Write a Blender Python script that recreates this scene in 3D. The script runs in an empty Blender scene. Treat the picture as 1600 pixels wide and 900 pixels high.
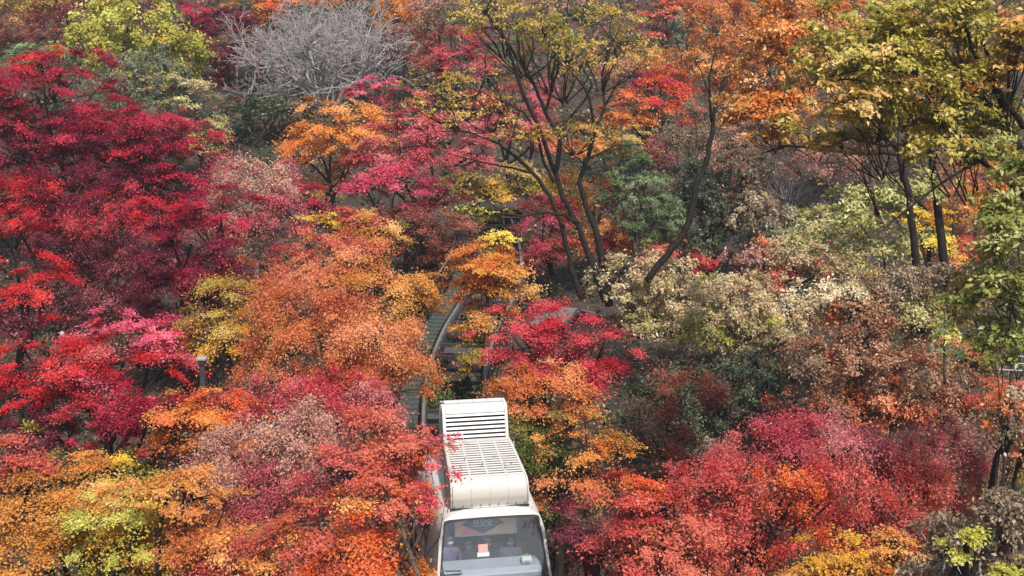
import bpy, math, random
import numpy as np
from mathutils import Vector, Matrix

# ------------------------------------------------------------------ camera, sky, sun, exposure
SC = bpy.context.scene
COL = SC.collection
PITCH = math.radians(12.0)
FPX = 2198.0                                   # focal length in pixels of the 1600 px wide photograph
cam_d = bpy.data.cameras.new('camera'); cam = bpy.data.objects.new('camera', cam_d); COL.objects.link(cam)
cam_d.sensor_width = 36.0; cam_d.lens = 36.0 * FPX / 1600.0; cam_d.clip_start = 0.1; cam_d.clip_end = 2500
cam.location = (0, 0, 0); cam.rotation_euler = (math.radians(90) - PITCH, 0, 0)
SC.camera = cam

SUN = Vector((0.22, -0.56, 0.80)).normalized()  # towards the sun: high and behind the camera, a little to the right
world = bpy.data.worlds.new('World'); SC.world = world; world.use_nodes = True
wn = world.node_tree.nodes; wl = world.node_tree.links
sky = wn.new('ShaderNodeTexSky'); sky.sky_type = 'NISHITA'; sky.sun_disc = False
sky.sun_elevation = math.asin(SUN.z); sky.sun_rotation = math.atan2(SUN.x, SUN.y)
sky.air_density = 1.0; sky.dust_density = 3.0; sky.ozone_density = 1.0
wn['Background'].inputs['Strength'].default_value = 0.105
wl.new(sky.outputs[0], wn['Background'].inputs[0])
sd = bpy.data.lights.new('sun', 'SUN'); sd.energy = 3.9; sd.angle = math.radians(3.0); sd.color = (1.0, 0.94, 0.86)
so = bpy.data.objects.new('sun', sd); COL.objects.link(so); so.rotation_euler = SUN.to_track_quat('Z', 'Y').to_euler()
SC.view_settings.view_transform = 'Standard'; SC.view_settings.look = 'None'
SC.view_settings.exposure = 0.78; SC.view_settings.gamma = 1.0; SC.view_settings.use_curve_mapping = False
SC.render.engine = 'CYCLES'
cy = SC.cycles
cy.max_bounces = 4; cy.diffuse_bounces = 3; cy.glossy_bounces = 2; cy.transmission_bounces = 3; cy.transparent_max_bounces = 8
cy.volume_bounces = 0; cy.use_denoising = True; cy.caustics_reflective = False; cy.caustics_refractive = False

RNG = np.random.default_rng(11)
random.seed(11)

# ------------------------------------------------------------------ geometry helpers
def terrain(x, y):
    x = np.asarray(x, float); y = np.asarray(y, float)
    z = -17.5 + 0.14 * y
    z = z + np.where(y > 60, 0.04 * (y - 60), 0) + np.where(y > 130, 0.10 * (y - 130), 0)
    z = np.where(y < 14, -15.54 + 0.02 * (y - 14), z)
    z = np.where(y > 420, -17.5 + 0.14 * 420 + 0.04 * 360 + 29 + 0.02 * (y - 420), z)
    z = z + 0.35 * np.sin(x * 0.31 + 1.3) * np.cos(y * 0.23) + 0.15 * np.sin(x * 0.9 + y * 0.7)
    z = z - 0.9 * np.exp(-((x + 0.6) / 2.6) ** 2) * (y < 70)          # the cutting the track runs through
    return z

def ray(px, py):
    u = (px - 800.0) / FPX; v = -(py - 450.0) / FPX
    return u, math.cos(PITCH) + v * math.sin(PITCH), v * math.cos(PITCH) - math.sin(PITCH)

def P(px, py, d):
    u, f, z = ray(px, py); t = d / f
    return np.array([u * t, d, z * t])

def mpp(py, d):                                # metres per photograph pixel at distance d
    return d / ray(800, py)[1] / FPX

def depth_for(px, py, hc):
    d = 12.0
    while d < 300:
        p = P(px, py, d)
        if p[2] - float(terrain(p[0], p[1])) <= hc: return d
        d += 0.25
    return 200.0

def lin(h):
    h = h.lstrip('#'); c = np.array([int(h[i:i + 2], 16) / 255.0 for i in (0, 2, 4)])
    return np.where(c <= 0.04045, c / 12.92, ((c + 0.055) / 1.055) ** 2.4)

def tag(o, label=None, cat=None, group=None, kind=None):
    if label: o['label'] = label
    if cat: o['category'] = cat
    if group: o['group'] = group
    if kind: o['kind'] = kind
    return o

def empty(name, loc=(0, 0, 0)):
    o = bpy.data.objects.new(name, None); o.location = loc; COL.objects.link(o); return o

def link(name, me, parent=None):
    o = bpy.data.objects.new(name, me); COL.objects.link(o)
    if parent: o.parent = parent
    return o

def mesh_from(name, V, F, mat, parent=None, smooth=False, bevel=0.0):
    me = bpy.data.meshes.new(name); me.from_pydata([tuple(map(float, v)) for v in V], [], F); me.update()
    if mat: me.materials.append(mat)
    if smooth: me.polygons.foreach_set('use_smooth', [True] * len(me.polygons))
    o = link(name, me, parent)
    if bevel:
        m = o.modifiers.new('bevel', 'BEVEL'); m.width = bevel; m.segments = 2; m.limit_method = 'ANGLE'
    return o

class MB:
    def __init__(s): s.V = []; s.F = []
    def box(s, c, d, R=None):
        n = len(s.V); R = R or Matrix.Identity(3)
        for sx in (-.5, .5):
            for sy in (-.5, .5):
                for sz in (-.5, .5):
                    s.V.append(tuple(Vector(c) + R @ Vector((sx * d[0], sy * d[1], sz * d[2]))))
        s.F += [tuple(n + i for i in f) for f in ((0, 1, 3, 2), (4, 6, 7, 5), (0, 4, 5, 1), (2, 3, 7, 6), (0, 2, 6, 4), (1, 5, 7, 3))]
        return s
    def tube(s, pts, rad, sides=6, cap=True):
        pts = [Vector(p) for p in pts]; k = len(pts)
        if not hasattr(rad, '__len__'): rad = [rad] * k
        n0 = len(s.V); ref = Vector((0.31, 0.87, 0.39))
        for i, p in enumerate(pts):
            t = (pts[min(i + 1, k - 1)] - pts[max(i - 1, 0)])
            if t.length < 1e-9: t = Vector((0, 0, 1))
            t.normalize(); a = t.cross(ref)
            if a.length < 0.05: a = t.cross(Vector((1, 0, 0)))
            a.normalize(); b = t.cross(a)
            for j in range(sides):
                w = 2 * math.pi * j / sides
                s.V.append(tuple(p + (a * math.cos(w) + b * math.sin(w)) * rad[i]))
        for i in range(k - 1):
            for j in range(sides):
                q = n0 + i * sides; s.F.append((q + j, q + (j + 1) % sides, q + sides + (j + 1) % sides, q + sides + j))
        if cap:
            s.F.append(tuple(n0 + j for j in reversed(range(sides)))); s.F.append(tuple(n0 + (k - 1) * sides + j for j in range(sides)))
        return s
    def prism(s, prof, x0, x1):                 # closed (y, z) outline swept along x
        n = len(s.V); k = len(prof)
        for x in (x0, x1):
            for (y, z) in prof: s.V.append((x, y, z))
        s.F.append(tuple(n + i for i in reversed(range(k)))); s.F.append(tuple(n + k + i for i in range(k)))
        for i in range(k):
            j = (i + 1) % k; s.F.append((n + i, n + j, n + k + j, n + k + i))
        return s
    def build(s, name, mat, parent=None, smooth=False, bevel=0.0):
        return mesh_from(name, s.V, s.F, mat, parent, smooth, bevel)

# ------------------------------------------------------------------ materials
def new_mat(name):
    m = bpy.data.materials.new(name); m.use_nodes = True
    return m, m.node_tree.nodes, m.node_tree.links, m.node_tree.nodes['Principled BSDF']

def plain(name, rgb, rough=0.5, metal=0.0, spec=0.5, noise=0.12, scale=6.0, dirt=None):
    m, n, l, b = new_mat(name)
    tc = n.new('ShaderNodeTexCoord'); nz = n.new('ShaderNodeTexNoise'); nz.inputs['Scale'].default_value = scale; nz.inputs['Detail'].default_value = 5
    l.new(tc.outputs['Object'], nz.inputs['Vector'])
    mx = n.new('ShaderNodeMix'); mx.data_type = 'RGBA'
    a = [max(0, c * (1 - noise)) for c in rgb]; c2 = [min(1, c * (1 + noise)) for c in rgb]
    mx.inputs[6].default_value = (*a, 1); mx.inputs[7].default_value = (*c2, 1)
    l.new(nz.outputs[0], mx.inputs[0])
    out = mx.outputs[2]
    if dirt:
        nz2 = n.new('ShaderNodeTexNoise'); nz2.inputs['Scale'].default_value = scale * 0.35; nz2.inputs['Detail'].default_value = 8; nz2.inputs['Roughness'].default_value = 0.7
        l.new(tc.outputs['Object'], nz2.inputs['Vector'])
        rp = n.new('ShaderNodeValToRGB'); rp.color_ramp.elements[0].position = 0.52; rp.color_ramp.elements[1].position = 0.78
        rp.color_ramp.elements[1].color = (0.55, 0.55, 0.55, 1)
        l.new(nz2.outputs[0], rp.inputs[0])
        m2 = n.new('ShaderNodeMix'); m2.data_type = 'RGBA'; m2.inputs[7].default_value = (*dirt, 1)
        l.new(rp.outputs[0], m2.inputs[0]); l.new(out, m2.inputs[6]); out = m2.outputs[2]
    l.new(out, b.inputs['Base Color'])
    b.inputs['Roughness'].default_value = rough; b.inputs['Metallic'].default_value = metal; b.inputs['Specular IOR Level'].default_value = spec
    return m

def leaf_material(name, trans=0.3, rough=0.55, spec=0.35):
    m, n, l, b = new_mat(name)
    at = n.new('ShaderNodeAttribute'); at.attribute_name = 'leafcol'; at.attribute_type = 'GEOMETRY'
    tc = n.new('ShaderNodeTexCoord'); nz = n.new('ShaderNodeTexNoise'); nz.inputs['Scale'].default_value = 40.0
    l.new(tc.outputs['Object'], nz.inputs['Vector'])
    hs = n.new('ShaderNodeHueSaturation'); mr = n.new('ShaderNodeMapRange')
    mr.inputs[3].default_value = 0.8; mr.inputs[4].default_value = 1.2
    l.new(nz.outputs[0], mr.inputs[0]); l.new(mr.outputs[0], hs.inputs['Value']); l.new(at.outputs['Color'], hs.inputs['Color'])
    l.new(hs.outputs[0], b.inputs['Base Color']); b.inputs['Roughness'].default_value = rough; b.inputs['Specular IOR Level'].default_value = spec
    tr = n.new('ShaderNodeBsdfTranslucent'); l.new(hs.outputs[0], tr.inputs[0])
    mx = n.new('ShaderNodeMixShader'); mx.inputs[0].default_value = trans
    l.new(b.outputs[0], mx.inputs[1]); l.new(tr.outputs[0], mx.inputs[2]); l.new(mx.outputs[0], n['Material Output'].inputs[0])
    return m

def bark_material(name, c1, c2):
    m, n, l, b = new_mat(name)
    tc = n.new('ShaderNodeTexCoord'); mp = n.new('ShaderNodeMapping'); mp.inputs['Scale'].default_value = (14, 14, 3)
    nz = n.new('ShaderNodeTexNoise'); nz.inputs['Scale'].default_value = 2.0; nz.inputs['Detail'].default_value = 6
    l.new(tc.outputs['Object'], mp.inputs[0]); l.new(mp.outputs[0], nz.inputs['Vector'])
    rp = n.new('ShaderNodeValToRGB'); rp.color_ramp.elements[0].color = (*c1, 1); rp.color_ramp.elements[1].color = (*c2, 1)
    rp.color_ramp.elements[0].position = 0.35; rp.color_ramp.elements[1].position = 0.68
    l.new(nz.outputs[0], rp.inputs[0]); l.new(rp.outputs[0], b.inputs['Base Color'])
    bp = n.new('ShaderNodeBump'); bp.inputs['Strength'].default_value = 0.6; bp.inputs['Distance'].default_value = 0.03
    l.new(nz.outputs[0], bp.inputs['Height']); l.new(bp.outputs[0], b.inputs['Normal']); b.inputs['Roughness'].default_value = 0.9; b.inputs['Specular IOR Level'].default_value = 0.12
    return m

M_LEAF = leaf_material('thin_autumn_leaf', 0.46, 0.55, 0.28)
M_OAK = leaf_material('leathery_leaf', 0.45, 0.42, 0.5)
M_NEEDLE = leaf_material('pine_needle', 0.15, 0.5, 0.4)
M_BARK = bark_material('dark_bark', (0.009, 0.007, 0.006), (0.032, 0.025, 0.020))
M_BARKG = bark_material('grey_bark', (0.16, 0.145, 0.14), (0.40, 0.37, 0.36))
M_BARKB = bark_material('brown_bark', (0.045, 0.032, 0.024), (0.14, 0.105, 0.085))
M_BARKL = bark_material('ashen_twigs', (0.21, 0.193, 0.188), (0.45, 0.418, 0.408))
M_BARKP = bark_material('pale_bark', (0.32, 0.28, 0.24), (0.62, 0.56, 0.50))

def ground_material():
    m, n, l, b = new_mat('forest_floor')
    tc = n.new('ShaderNodeTexCoord')
    n1 = n.new('ShaderNodeTexNoise'); n1.inputs['Scale'].default_value = 0.5; n1.inputs['Detail'].default_value = 8
    n2 = n.new('ShaderNodeTexNoise'); n2.inputs['Scale'].default_value = 9.0; n2.inputs['Detail'].default_value = 6
    l.new(tc.outputs['Object'], n1.inputs['Vector']); l.new(tc.outputs['Object'], n2.inputs['Vector'])
    r1 = n.new('ShaderNodeValToRGB'); e = r1.color_ramp.elements
    e[0].color = (0.020, 0.022, 0.013, 1); e[0].position = 0.3; e[1].color = (0.055, 0.042, 0.028, 1); e[1].position = 0.7
    r2 = n.new('ShaderNodeValToRGB'); e = r2.color_ramp.elements
    e[0].color = (0.35, 0.35, 0.35, 1); e[0].position = 0.35; e[1].color = (1.3, 1.2, 1.1, 1); e[1].position = 0.7
    l.new(n1.outputs[0], r1.inputs[0]); l.new(n2.outputs[0], r2.inputs[0])
    mx = n.new('ShaderNodeMix'); mx.data_type = 'RGBA'; mx.blend_type = 'MULTIPLY'; mx.inputs[0].default_value = 1
    l.new(r1.outputs[0], mx.inputs[6]); l.new(r2.outputs[0], mx.inputs[7]); l.new(mx.outputs[2], b.inputs['Base Color'])
    b.inputs['Roughness'].default_value = 0.95
    bp = n.new('ShaderNodeBump'); bp.inputs['Strength'].default_value = 0.8; bp.inputs['Distance'].default_value = 0.1
    l.new(n2.outputs[0], bp.inputs['Height']); l.new(bp.outputs[0], b.inputs['Normal'])
    return m

# ------------------------------------------------------------------ leaf colours
PAL = {k: np.array([lin(h) for h in v.split()]) for k, v in dict(
    crimson='7a0a28 961434 ae2040 c03a50', crimsondark='460a1e 5e0e28 781632 90283f', red='981024 b81e2e cc3238 da5048',
    hotred='a8243c c03a4a ce5058 dc7470', warmred='ac3438 c24a46 d0645a dc8878', drybrown='80503a 9c6c50 b48868 ccaa8c', hotpink='bc3858 d04e6c de6880 e8909a', rose='a83448 c04c5a d06868 dc8e88',
    coral='ac4640 c25e50 ce765e dc9680', redorange='bc4428 d05c34 dc7844 e49860', maroon='4c1820 642430 7c3440 94505a',
    maroonbrown='683028 84463a 9c5a4a b4745e', dustymaroon='5a2028 78303a 94484e b47476', dustypink='9c6c60 b88878 cca08e dcb8a6',
    duskrose='a84854 bc6068 cc7c7c da9c96', russet='b45c30 c87440 d68a54 e2a478', copper='ac5034 c46a46 d2845a dea27a',
    salmon='b4683c cc8448 dc9c58 e8b478', orange='c26828 d48038 e09a50 eab470', amber='a87420 c49030 d8a83c e4bc58',
    amberorange='b07030 c68840 d6a056 e0b878', gold='c89c2c dcb43c e8c850 f0d870', yellow='ccac28 dcc440 e8d45c f0e080',
    yellowgreen='929038 aeaa48 c4be5c d8d484', olive='66662a 807c34 988c3c b0a04c', oliveamber='887630 a48e3e bca050 d0b46c',
    green='3c4c24 52602e 68783c 80904c', deepgreen='243018 34421f 44522a 586838', pine='42542f 566840 6c7e54 8c9a74',
    greygreen='5c6450 747a62 8c9078 a8a890', graygreentan='787860 908c70 a8a080 c0b494', cream='a88e68 c2aa82 d6c49c ecdfbe',
    creamolive='8c8850 a8a264 c2ba7c d8d09c', taupe='6c5844 84705a 9c8870 b8a488', taupedark='4c3c30 645242 7c6854 948068',
    evergreen='2a3222 3c4630 525c42 7c8268', oakolive='807a30 a09840 bcac54 d6c47e', oakamber='947c30 b0943e caa854 dec080',
    oakorange='b87c3c cc9450 dca868 ecc898', oakgreen='6c7434 8c9048 aaa862 c8c48c').items()}

def field(p, s, ph):
    return (np.sin(p[:, 0] * s + ph) + np.sin(p[:, 1] * s * 1.13 + ph * 1.7) + np.sin(p[:, 2] * s * 1.4 + ph * 2.3) + np.sin((p[:, 0] + p[:, 2]) * s * 2.1 + ph)) / 4

def leaf_colors(pal, t):
    t = np.clip(t, 0, 0.999) * (len(pal) - 1); i = t.astype(int); f = (t - i)[:, None]
    return pal[i] * (1 - f) + pal[i + 1] * f

def leaves_obj(name, C, N, T, L, W, col, mat, parent, corners=4):
    n = len(C)
    N = N / np.linalg.norm(N, axis=1, keepdims=True)
    T = T - N * np.sum(T * N, axis=1, keepdims=True); T /= np.linalg.norm(T, axis=1, keepdims=True) + 1e-9
    B = np.cross(N, T); L = L[:, None]; W = W[:, None]
    lift = N * L * RNG.uniform(0.02, 0.25, (n, 1)); k = corners
    V = np.empty((n, k, 3))
    if k == 4:
        V[:, 0] = C - T * L * 0.5; V[:, 2] = C + T * L * 0.5
        V[:, 1] = C - T * L * 0.08 + B * W * 0.5 + lift; V[:, 3] = C - T * L * 0.08 - B * W * 0.5 + lift
    else:
        e = B * W * 0.5 * RNG.uniform(0.6, 1.4, (n, 1)); V[:, 0] = C - T * L * 0.45 + e; V[:, 1] = C + T * L * 0.55; V[:, 2] = C - T * L * 0.30 - B * W * 0.5
    me = bpy.data.meshes.new(name)
    me.vertices.add(k * n); me.vertices.foreach_set('co', V.astype(np.float32).ravel())
    me.loops.add(k * n); me.loops.foreach_set('vertex_index', np.arange(k * n, dtype=np.int32))
    me.polygons.add(n); me.polygons.foreach_set('loop_start', np.arange(0, k * n, k, dtype=np.int32))
    me.update(calc_edges=True)
    a = me.attributes.new('leafcol', 'FLOAT_COLOR', 'FACE')
    a.data.foreach_set('color', np.concatenate([col, np.ones((n, 1))], 1).astype(np.float32).ravel())
    me.materials.append(mat)
    o = link(name, me, parent); global NLEAF; NLEAF += n * (k - 2)
    return o
NLEAF = 0

# style: clump radius, flatness, leaf length, leaf width ratio, min leaf px, uprightness of the blade, leaf area index, shell
STY = dict(
    maple=dict(cr=0.46, flat=0.24, L=0.051, w=0.80, px=3.2, up=1.0, lai=1.0, mat=M_LEAF, shell=0.50),
    fine=dict(cr=0.36, flat=0.75, L=0.050, w=0.66, px=3.15, up=0.25, lai=1.0, mat=M_LEAF, shell=0.55),
    oak=dict(cr=0.30, flat=0.45, L=0.115, w=0.48, px=6.0, up=0.8, lai=1.15, mat=M_OAK, k=4, shell=0.35),
    shrub=dict(cr=0.26, flat=0.6, L=0.085, w=0.52, px=5.0, up=0.5, lai=1.15, mat=M_OAK, k=4, shell=0.5),
    sparse=dict(cr=0.34, flat=0.40, L=0.10, w=0.6, px=5.0, up=0.7, lai=0.50, mat=M_LEAF, shell=0.35),
    puffy=dict(cr=0.55, flat=0.7, L=0.12, w=0.85, px=5.0, up=0.7, lai=1.3, mat=M_LEAF, shell=0.65),
    pine=dict(cr=0.42, flat=0.32, L=0.20, w=0.13, px=9.0, up=0.5, lai=0.9, mat=M_NEEDLE, shell=0.4),
    feather=dict(cr=0.35, flat=0.9, L=0.16, w=0.28, px=7.0, up=0.0, lai=1.0, mat=M_LEAF, shell=0.5),
)

def make_crown(parent, lobes3, st, dens, name='crown', leafscale=1.0):
    """lobes3: (centre, radii(3), palette, d, mpp).  Leaf sprays on lumpy shells, each spray its own shade of the palette."""
    Cs, Ns, Ts, Ls, Ws, cols, clumps = [], [], [], [], [], [], []
    for (c, r, pal, d, m, dn) in lobes3:
        cr = max(st['cr'], 9 * m); cr = min(cr, 0.55 * min(r)); cr = max(cr, 0.12)
        A = 4 * math.pi * (r[0] * r[1] + r[1] * r[2] + r[0] * r[2]) / 3
        n = max(8, int(1.2 * A / (math.pi * cr * cr)))
        D = RNG.normal(size=(n, 3)); D /= np.linalg.norm(D, axis=1, keepdims=True)
        ph = RNG.uniform(0, 20)
        lump = 1 + 0.30 * field(D * 2.2, 1.5, ph) + 0.10 * RNG.normal(size=n)
        rad = (st['shell'] + (1 - st['shell']) * RNG.uniform(0, 1, n) ** 0.6) * lump
        pos = c + D * rad[:, None] * r
        back = (D[:, 1] > 0.35) | (D[:, 2] < -0.55)
        keep = ~back | (RNG.uniform(0, 1, n) < 0.22)
        pos, D = pos[keep], D[keep]; n = len(pos)
        clumps.append(pos)
        t0 = 0.5 + 0.42 * field(pos, 1.1 / max(r), ph + 3) + 0.15 * RNG.normal(size=n)
        crs = cr * RNG.uniform(0.55, 1.35, n)
        leafL = max(st['L'], st['px'] * m) * leafscale
        nl = np.maximum(4, (dn * dens * st['lai'] * math.pi * crs ** 2 / (0.5 * leafL * leafL * st['w'])).astype(int))
        idx = np.repeat(np.arange(n), nl); k = len(idx)
        q = RNG.normal(size=(k, 3)); q /= np.linalg.norm(q, axis=1, keepdims=True)
        q *= np.minimum(1.7, np.abs(RNG.normal(size=(k, 1))) * 0.62 + 0.12)
        # a spray is a tilted disc leaning outward
        nd = np.zeros((n, 3)); nd[:, 2] = 1.0; nd += D * (0.35 if st['flat'] < 0.5 else 0.8) + 0.22 * RNG.normal(size=(n, 3)); nd /= np.linalg.norm(nd, axis=1, keepdims=True)
        nn = nd[idx]; h = np.sum(q * nn, 1, keepdims=True); q = q - nn * h * (1 - st['flat'])
        Cp = pos[idx] + q * crs[idx][:, None]
        out = q + 0.001
        Nn = nn * st['up'] + D[idx] * 0.35 + 0.45 * RNG.normal(size=(k, 3))
        Tt = out * 1.2 + 0.7 * RNG.normal(size=(k, 3)); Tt[:, 2] -= 0.25
        Lf = leafL * RNG.uniform(0.65, 1.35, k); Wf = Lf * st['w'] * RNG.uniform(0.75, 1.25, k)
        t = t0[idx] + 0.12 * RNG.normal(size=k)
        cl = leaf_colors(pal, t)
        if len(lobes3) > 1:
            pick = RNG.uniform(0, 1, n) < 0.16; other = RNG.integers(0, len(lobes3), n)
            for oi in range(len(lobes3)):
                w = (pick & (other == oi))[idx]
                if w.any(): cl[w] = leaf_colors(lobes3[oi][2], t[w])
        cl = cl * np.exp(0.10 * RNG.normal(size=(k, 1)))
        Cs.append(Cp); Ns.append(Nn); Ts.append(Tt); Ls.append(Lf); Ws.append(Wf); cols.append(cl)
    o = leaves_obj(name, np.concatenate(Cs), np.concatenate(Ns), np.concatenate(Ts), np.concatenate(Ls), np.concatenate(Ws), np.clip(np.concatenate(cols), 0, 0.9), st['mat'], parent, st.get('k', 3))
    o['kind'] = 'stuff'
    return o, clumps

def bend(a, b, k=5, sag=0.12, rise=0.0):
    a = np.array(a, float); b = np.array(b, float); L = np.linalg.norm(b - a)
    off = RNG.normal(size=3) * sag * L; off[2] = off[2] * 0.5 + rise * L
    return [tuple(a + (b - a) * t + off * math.sin(math.pi * t)) for t in np.linspace(0, 1, k)]

def tree(name, label, cat, lobes, style='maple', d=None, hc=4.0, base=None, dens=1.0, bark=None, group=None, stems=None, twigs=12, r0=None, leafscale=1.0, nstem=1):
    st = STY[style]; bark = bark or M_BARK
    if d is None: d = depth_for(lobes[0][0], lobes[0][1], hc)
    lo3 = []
    for lb in lobes:
        px, py, rx, ry, pal = lb[:5]; dd = lb[5] if len(lb) > 5 else 0.0; dn = lb[6] if len(lb) > 6 else 1.0
        m = mpp(py, d + dd); c = P(px, py, d + dd)
        lo3.append((c, np.array([rx * m * 1.18, math.sqrt(rx * ry) * m * 1.05, ry * m * 1.22]), PAL[pal], d + dd, m, dn))
    cen = np.mean([l[0] for l in lo3], axis=0)
    if base is not None: b = P(base[0], 450, d); bx = b[0]
    else: bx = cen[0]
    bz = float(terrain(bx, d)); bp = np.array([bx, d, bz])
    root = empty(name, tuple(bp)); tag(root, label, cat, group)
    rel = [(l[0] - bp, *l[1:]) for l in lo3]
    crown, clumps = make_crown(root, rel, st, dens, leafscale=leafscale)
    mb = MB()
    H = max(1.0, max(l[0][2] for l in rel)); rb = r0 or (0.035 + 0.017 * H)
    if stems:
        for sg in stems:                       # traced stems: (px, py, radius px, depth offset)
            pts = []; rr = []
            for q in sg:
                dd = q[3] if len(q) > 3 else 0.0
                pts.append(P(q[0], q[1], d + dd) - bp); rr.append(q[2] * mpp(q[1], d + dd))
            pts2, rr2 = [], []
            for i in range(len(pts) - 1):
                for t in (0, 0.34, 0.67):
                    j = RNG.normal(size=3) * rr[i] * 0.22
                    pts2.append(pts[i] * (1 - t) + pts[i + 1] * t + (j if 0 < t else 0)); rr2.append(rr[i] * (1 - t) + rr[i + 1] * t)
            pts2.append(pts[-1]); rr2.append(rr[-1])
            mb.tube(pts2, rr2, 6)
    for s in range(nstem if not (stems and base is False) else 0):
        top = np.mean([l[0] for l in rel], axis=0) * np.array([0.5, 0.5, 0.62]) + (RNG.normal(size=3) * 0.25 * H / 4 if nstem > 1 else 0)
        st0 = RNG.normal(size=3) * 0.12 * (nstem > 1); st0[2] = -0.25
        if not stems: mb.tube(bend(st0, top, 6, 0.05), list(np.linspace(rb * 1.25, rb * 0.62, 6)), 7)
        if s > 0: continue
        for (l, cl) in zip(rel, clumps):
            tip = l[0] + np.array([0, 0, l[1][2] * 0.15]); root_p = top * RNG.uniform(0.6, 1.0)
            if not stems: mb.tube(bend(root_p, tip, 5, 0.10, -0.08), list(np.linspace(rb * 0.6, rb * 0.22, 5) * (1.0 if l[5] >= 0.75 else 0.25)), 5, False)
            kk = min(len(cl), twigs)
            for ci in RNG.choice(len(cl), kk, replace=False):
                a = l[0] * 0.75 + root_p * 0.25 if RNG.uniform() < 0.5 else l[0]
                a = a + (cl[ci] - l[0]) * 0.1
                mb.tube(bend(a, cl[ci], 4, 0.10, -0.05), list(np.linspace(rb * (0.19 if l[5] >= 0.75 else 0.08), max(0.005, rb * 0.05), 4)), 4, False)
    if mb.V: mb.build('trunk', bark, root, smooth=True)
    return root

def bare_branches(mb, p, dirv, L, r, lev, spread, n, rmin, up=0.1):
    p = np.array(p, float); dirv = dirv / np.linalg.norm(dirv)
    q = p + dirv * L + RNG.normal(size=3) * 0.05 * L
    mid = (p + q) / 2 + RNG.normal(size=3) * 0.06 * L
    mb.tube([p, mid, q], [r, r * 0.8, max(rmin, r * 0.62)], 5 if lev > 2 else 3, False)
    if lev <= 0: return
    for k in range(n):
        nd = dirv + RNG.normal(size=3) * spread; nd[2] += up
        s = p * 0.45 + q * 0.55 if k == 0 else (mid * 0.3 + q * 0.7 if k == 1 else q)
        bare_branches(mb, s, nd, L * RNG.uniform(0.58, 0.82), max(rmin, r * 0.6), lev - 1, spread, n, rmin, up)

def bare_tree(name, label, cat, base, hpx, wpx, d=None, nst=6, lev=4, bark=None, r=0.07, rmin=0.010, spread=0.5, n=3, group=None, up=0.1):
    if d is None: d = depth_for(base[0], base[1], 0.0)
    m = mpp(base[1], d); b = P(base[0], base[1], d); b[2] = float(terrain(b[0], d))
    root = empty(name, tuple(b)); tag(root, label, cat, group)
    for s in range(nst):
        mb = MB()
        a = (s + 0.5) / nst * 2 - 1
        dv = np.array([a * wpx / hpx * 0.9, RNG.normal() * 0.4, 1.0]); 
        bare_branches(mb, (a * 0.2, RNG.normal() * 0.12, -0.15), dv, hpx * m * 0.34 * RNG.uniform(0.68, 1.12), r, lev, spread, n, rmin, up)
        mb.build('stem', bark or M_BARKG, root, smooth=True)
    return root

# ------------------------------------------------------------------ the ground
def build_ground():
    xs = np.concatenate([np.linspace(-900, -70, 14), np.linspace(-60, 60, 121), np.linspace(70, 900, 14)])
    ys = np.concatenate([np.linspace(-300, 0, 10), np.linspace(4, 150, 147), np.linspace(160, 1500, 40)])
    X, Y = np.meshgrid(xs, ys); Z = terrain(X, Y)
    V = np.stack([X, Y, Z], -1).reshape(-1, 3); nx = len(xs)
    F = [(j * nx + i, j * nx + i + 1, (j + 1) * nx + i + 1, (j + 1) * nx + i) for j in range(len(ys) - 1) for i in range(nx - 1)]
    o = mesh_from('ground', V, F, ground_material(), None, True); tag(o, kind='structure')
build_ground()

def scatter(name, label, cat, n, y0, y1, pals, L, hmax, clump, region=None, flat=False):
    y = y0 + (y1 - y0) * RNG.uniform(0, 1, n // clump) ** 1.3; x = RNG.uniform(-0.40, 0.40, n // clump) * y
    if region is not None: k = region(x, y); x, y = x[k], y[k]
    pi = (np.clip(0.5 + 0.5 * field(np.stack([x, y, x * 0], -1), 0.35, 2.0) + 0.15 * RNG.normal(size=len(x)), 0, 0.999) * len(pals)).astype(int)
    idx = np.repeat(np.arange(len(x)), clump); k = len(idx)
    s = RNG.normal(size=(k, 3)) * np.array([0.30, 0.30, 0]); px, py_ = x[idx] + s[:, 0], y[idx] + s[:, 1]
    hh = hmax * RNG.uniform(0.2, 1.0, len(x))[idx] * RNG.uniform(0, 1, k)
    z = terrain(px, py_) + 0.02 + hh
    N = RNG.normal(size=(k, 3)) * (0.25 if flat else 0.7); N[:, 2] += 1.0
    T = RNG.normal(size=(k, 3)); cols = np.zeros((k, 3))
    for i, pn in enumerate(pals):
        w = pi[idx] == i; cols[w] = leaf_colors(PAL[pn], RNG.uniform(0, 0.9, w.sum()))
    Lf = L * RNG.uniform(0.6, 1.4, k) * np.maximum(1, py_ / 45)
    o = leaves_obj(name, np.stack([px, py_, z], -1), N, T, Lf, Lf * 0.55, cols, M_OAK, None)
    tag(o, label, cat, kind='stuff'); return o
scatter('fallen_leaves', 'brown and rust fallen leaves lying over the forest floor', 'leaves', 60000, 14, 120, ['maroonbrown', 'copper', 'taupedark', 'russet'], 0.10, 0.03, 4, flat=True)
scatter('undergrowth', 'low dark green and brown undergrowth covering the wooded slope', 'undergrowth', 150000, 14, 130, ['deepgreen', 'taupedark', 'evergreen', 'maroonbrown', 'green', 'maroon'], 0.14, 0.9, 26)

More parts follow.
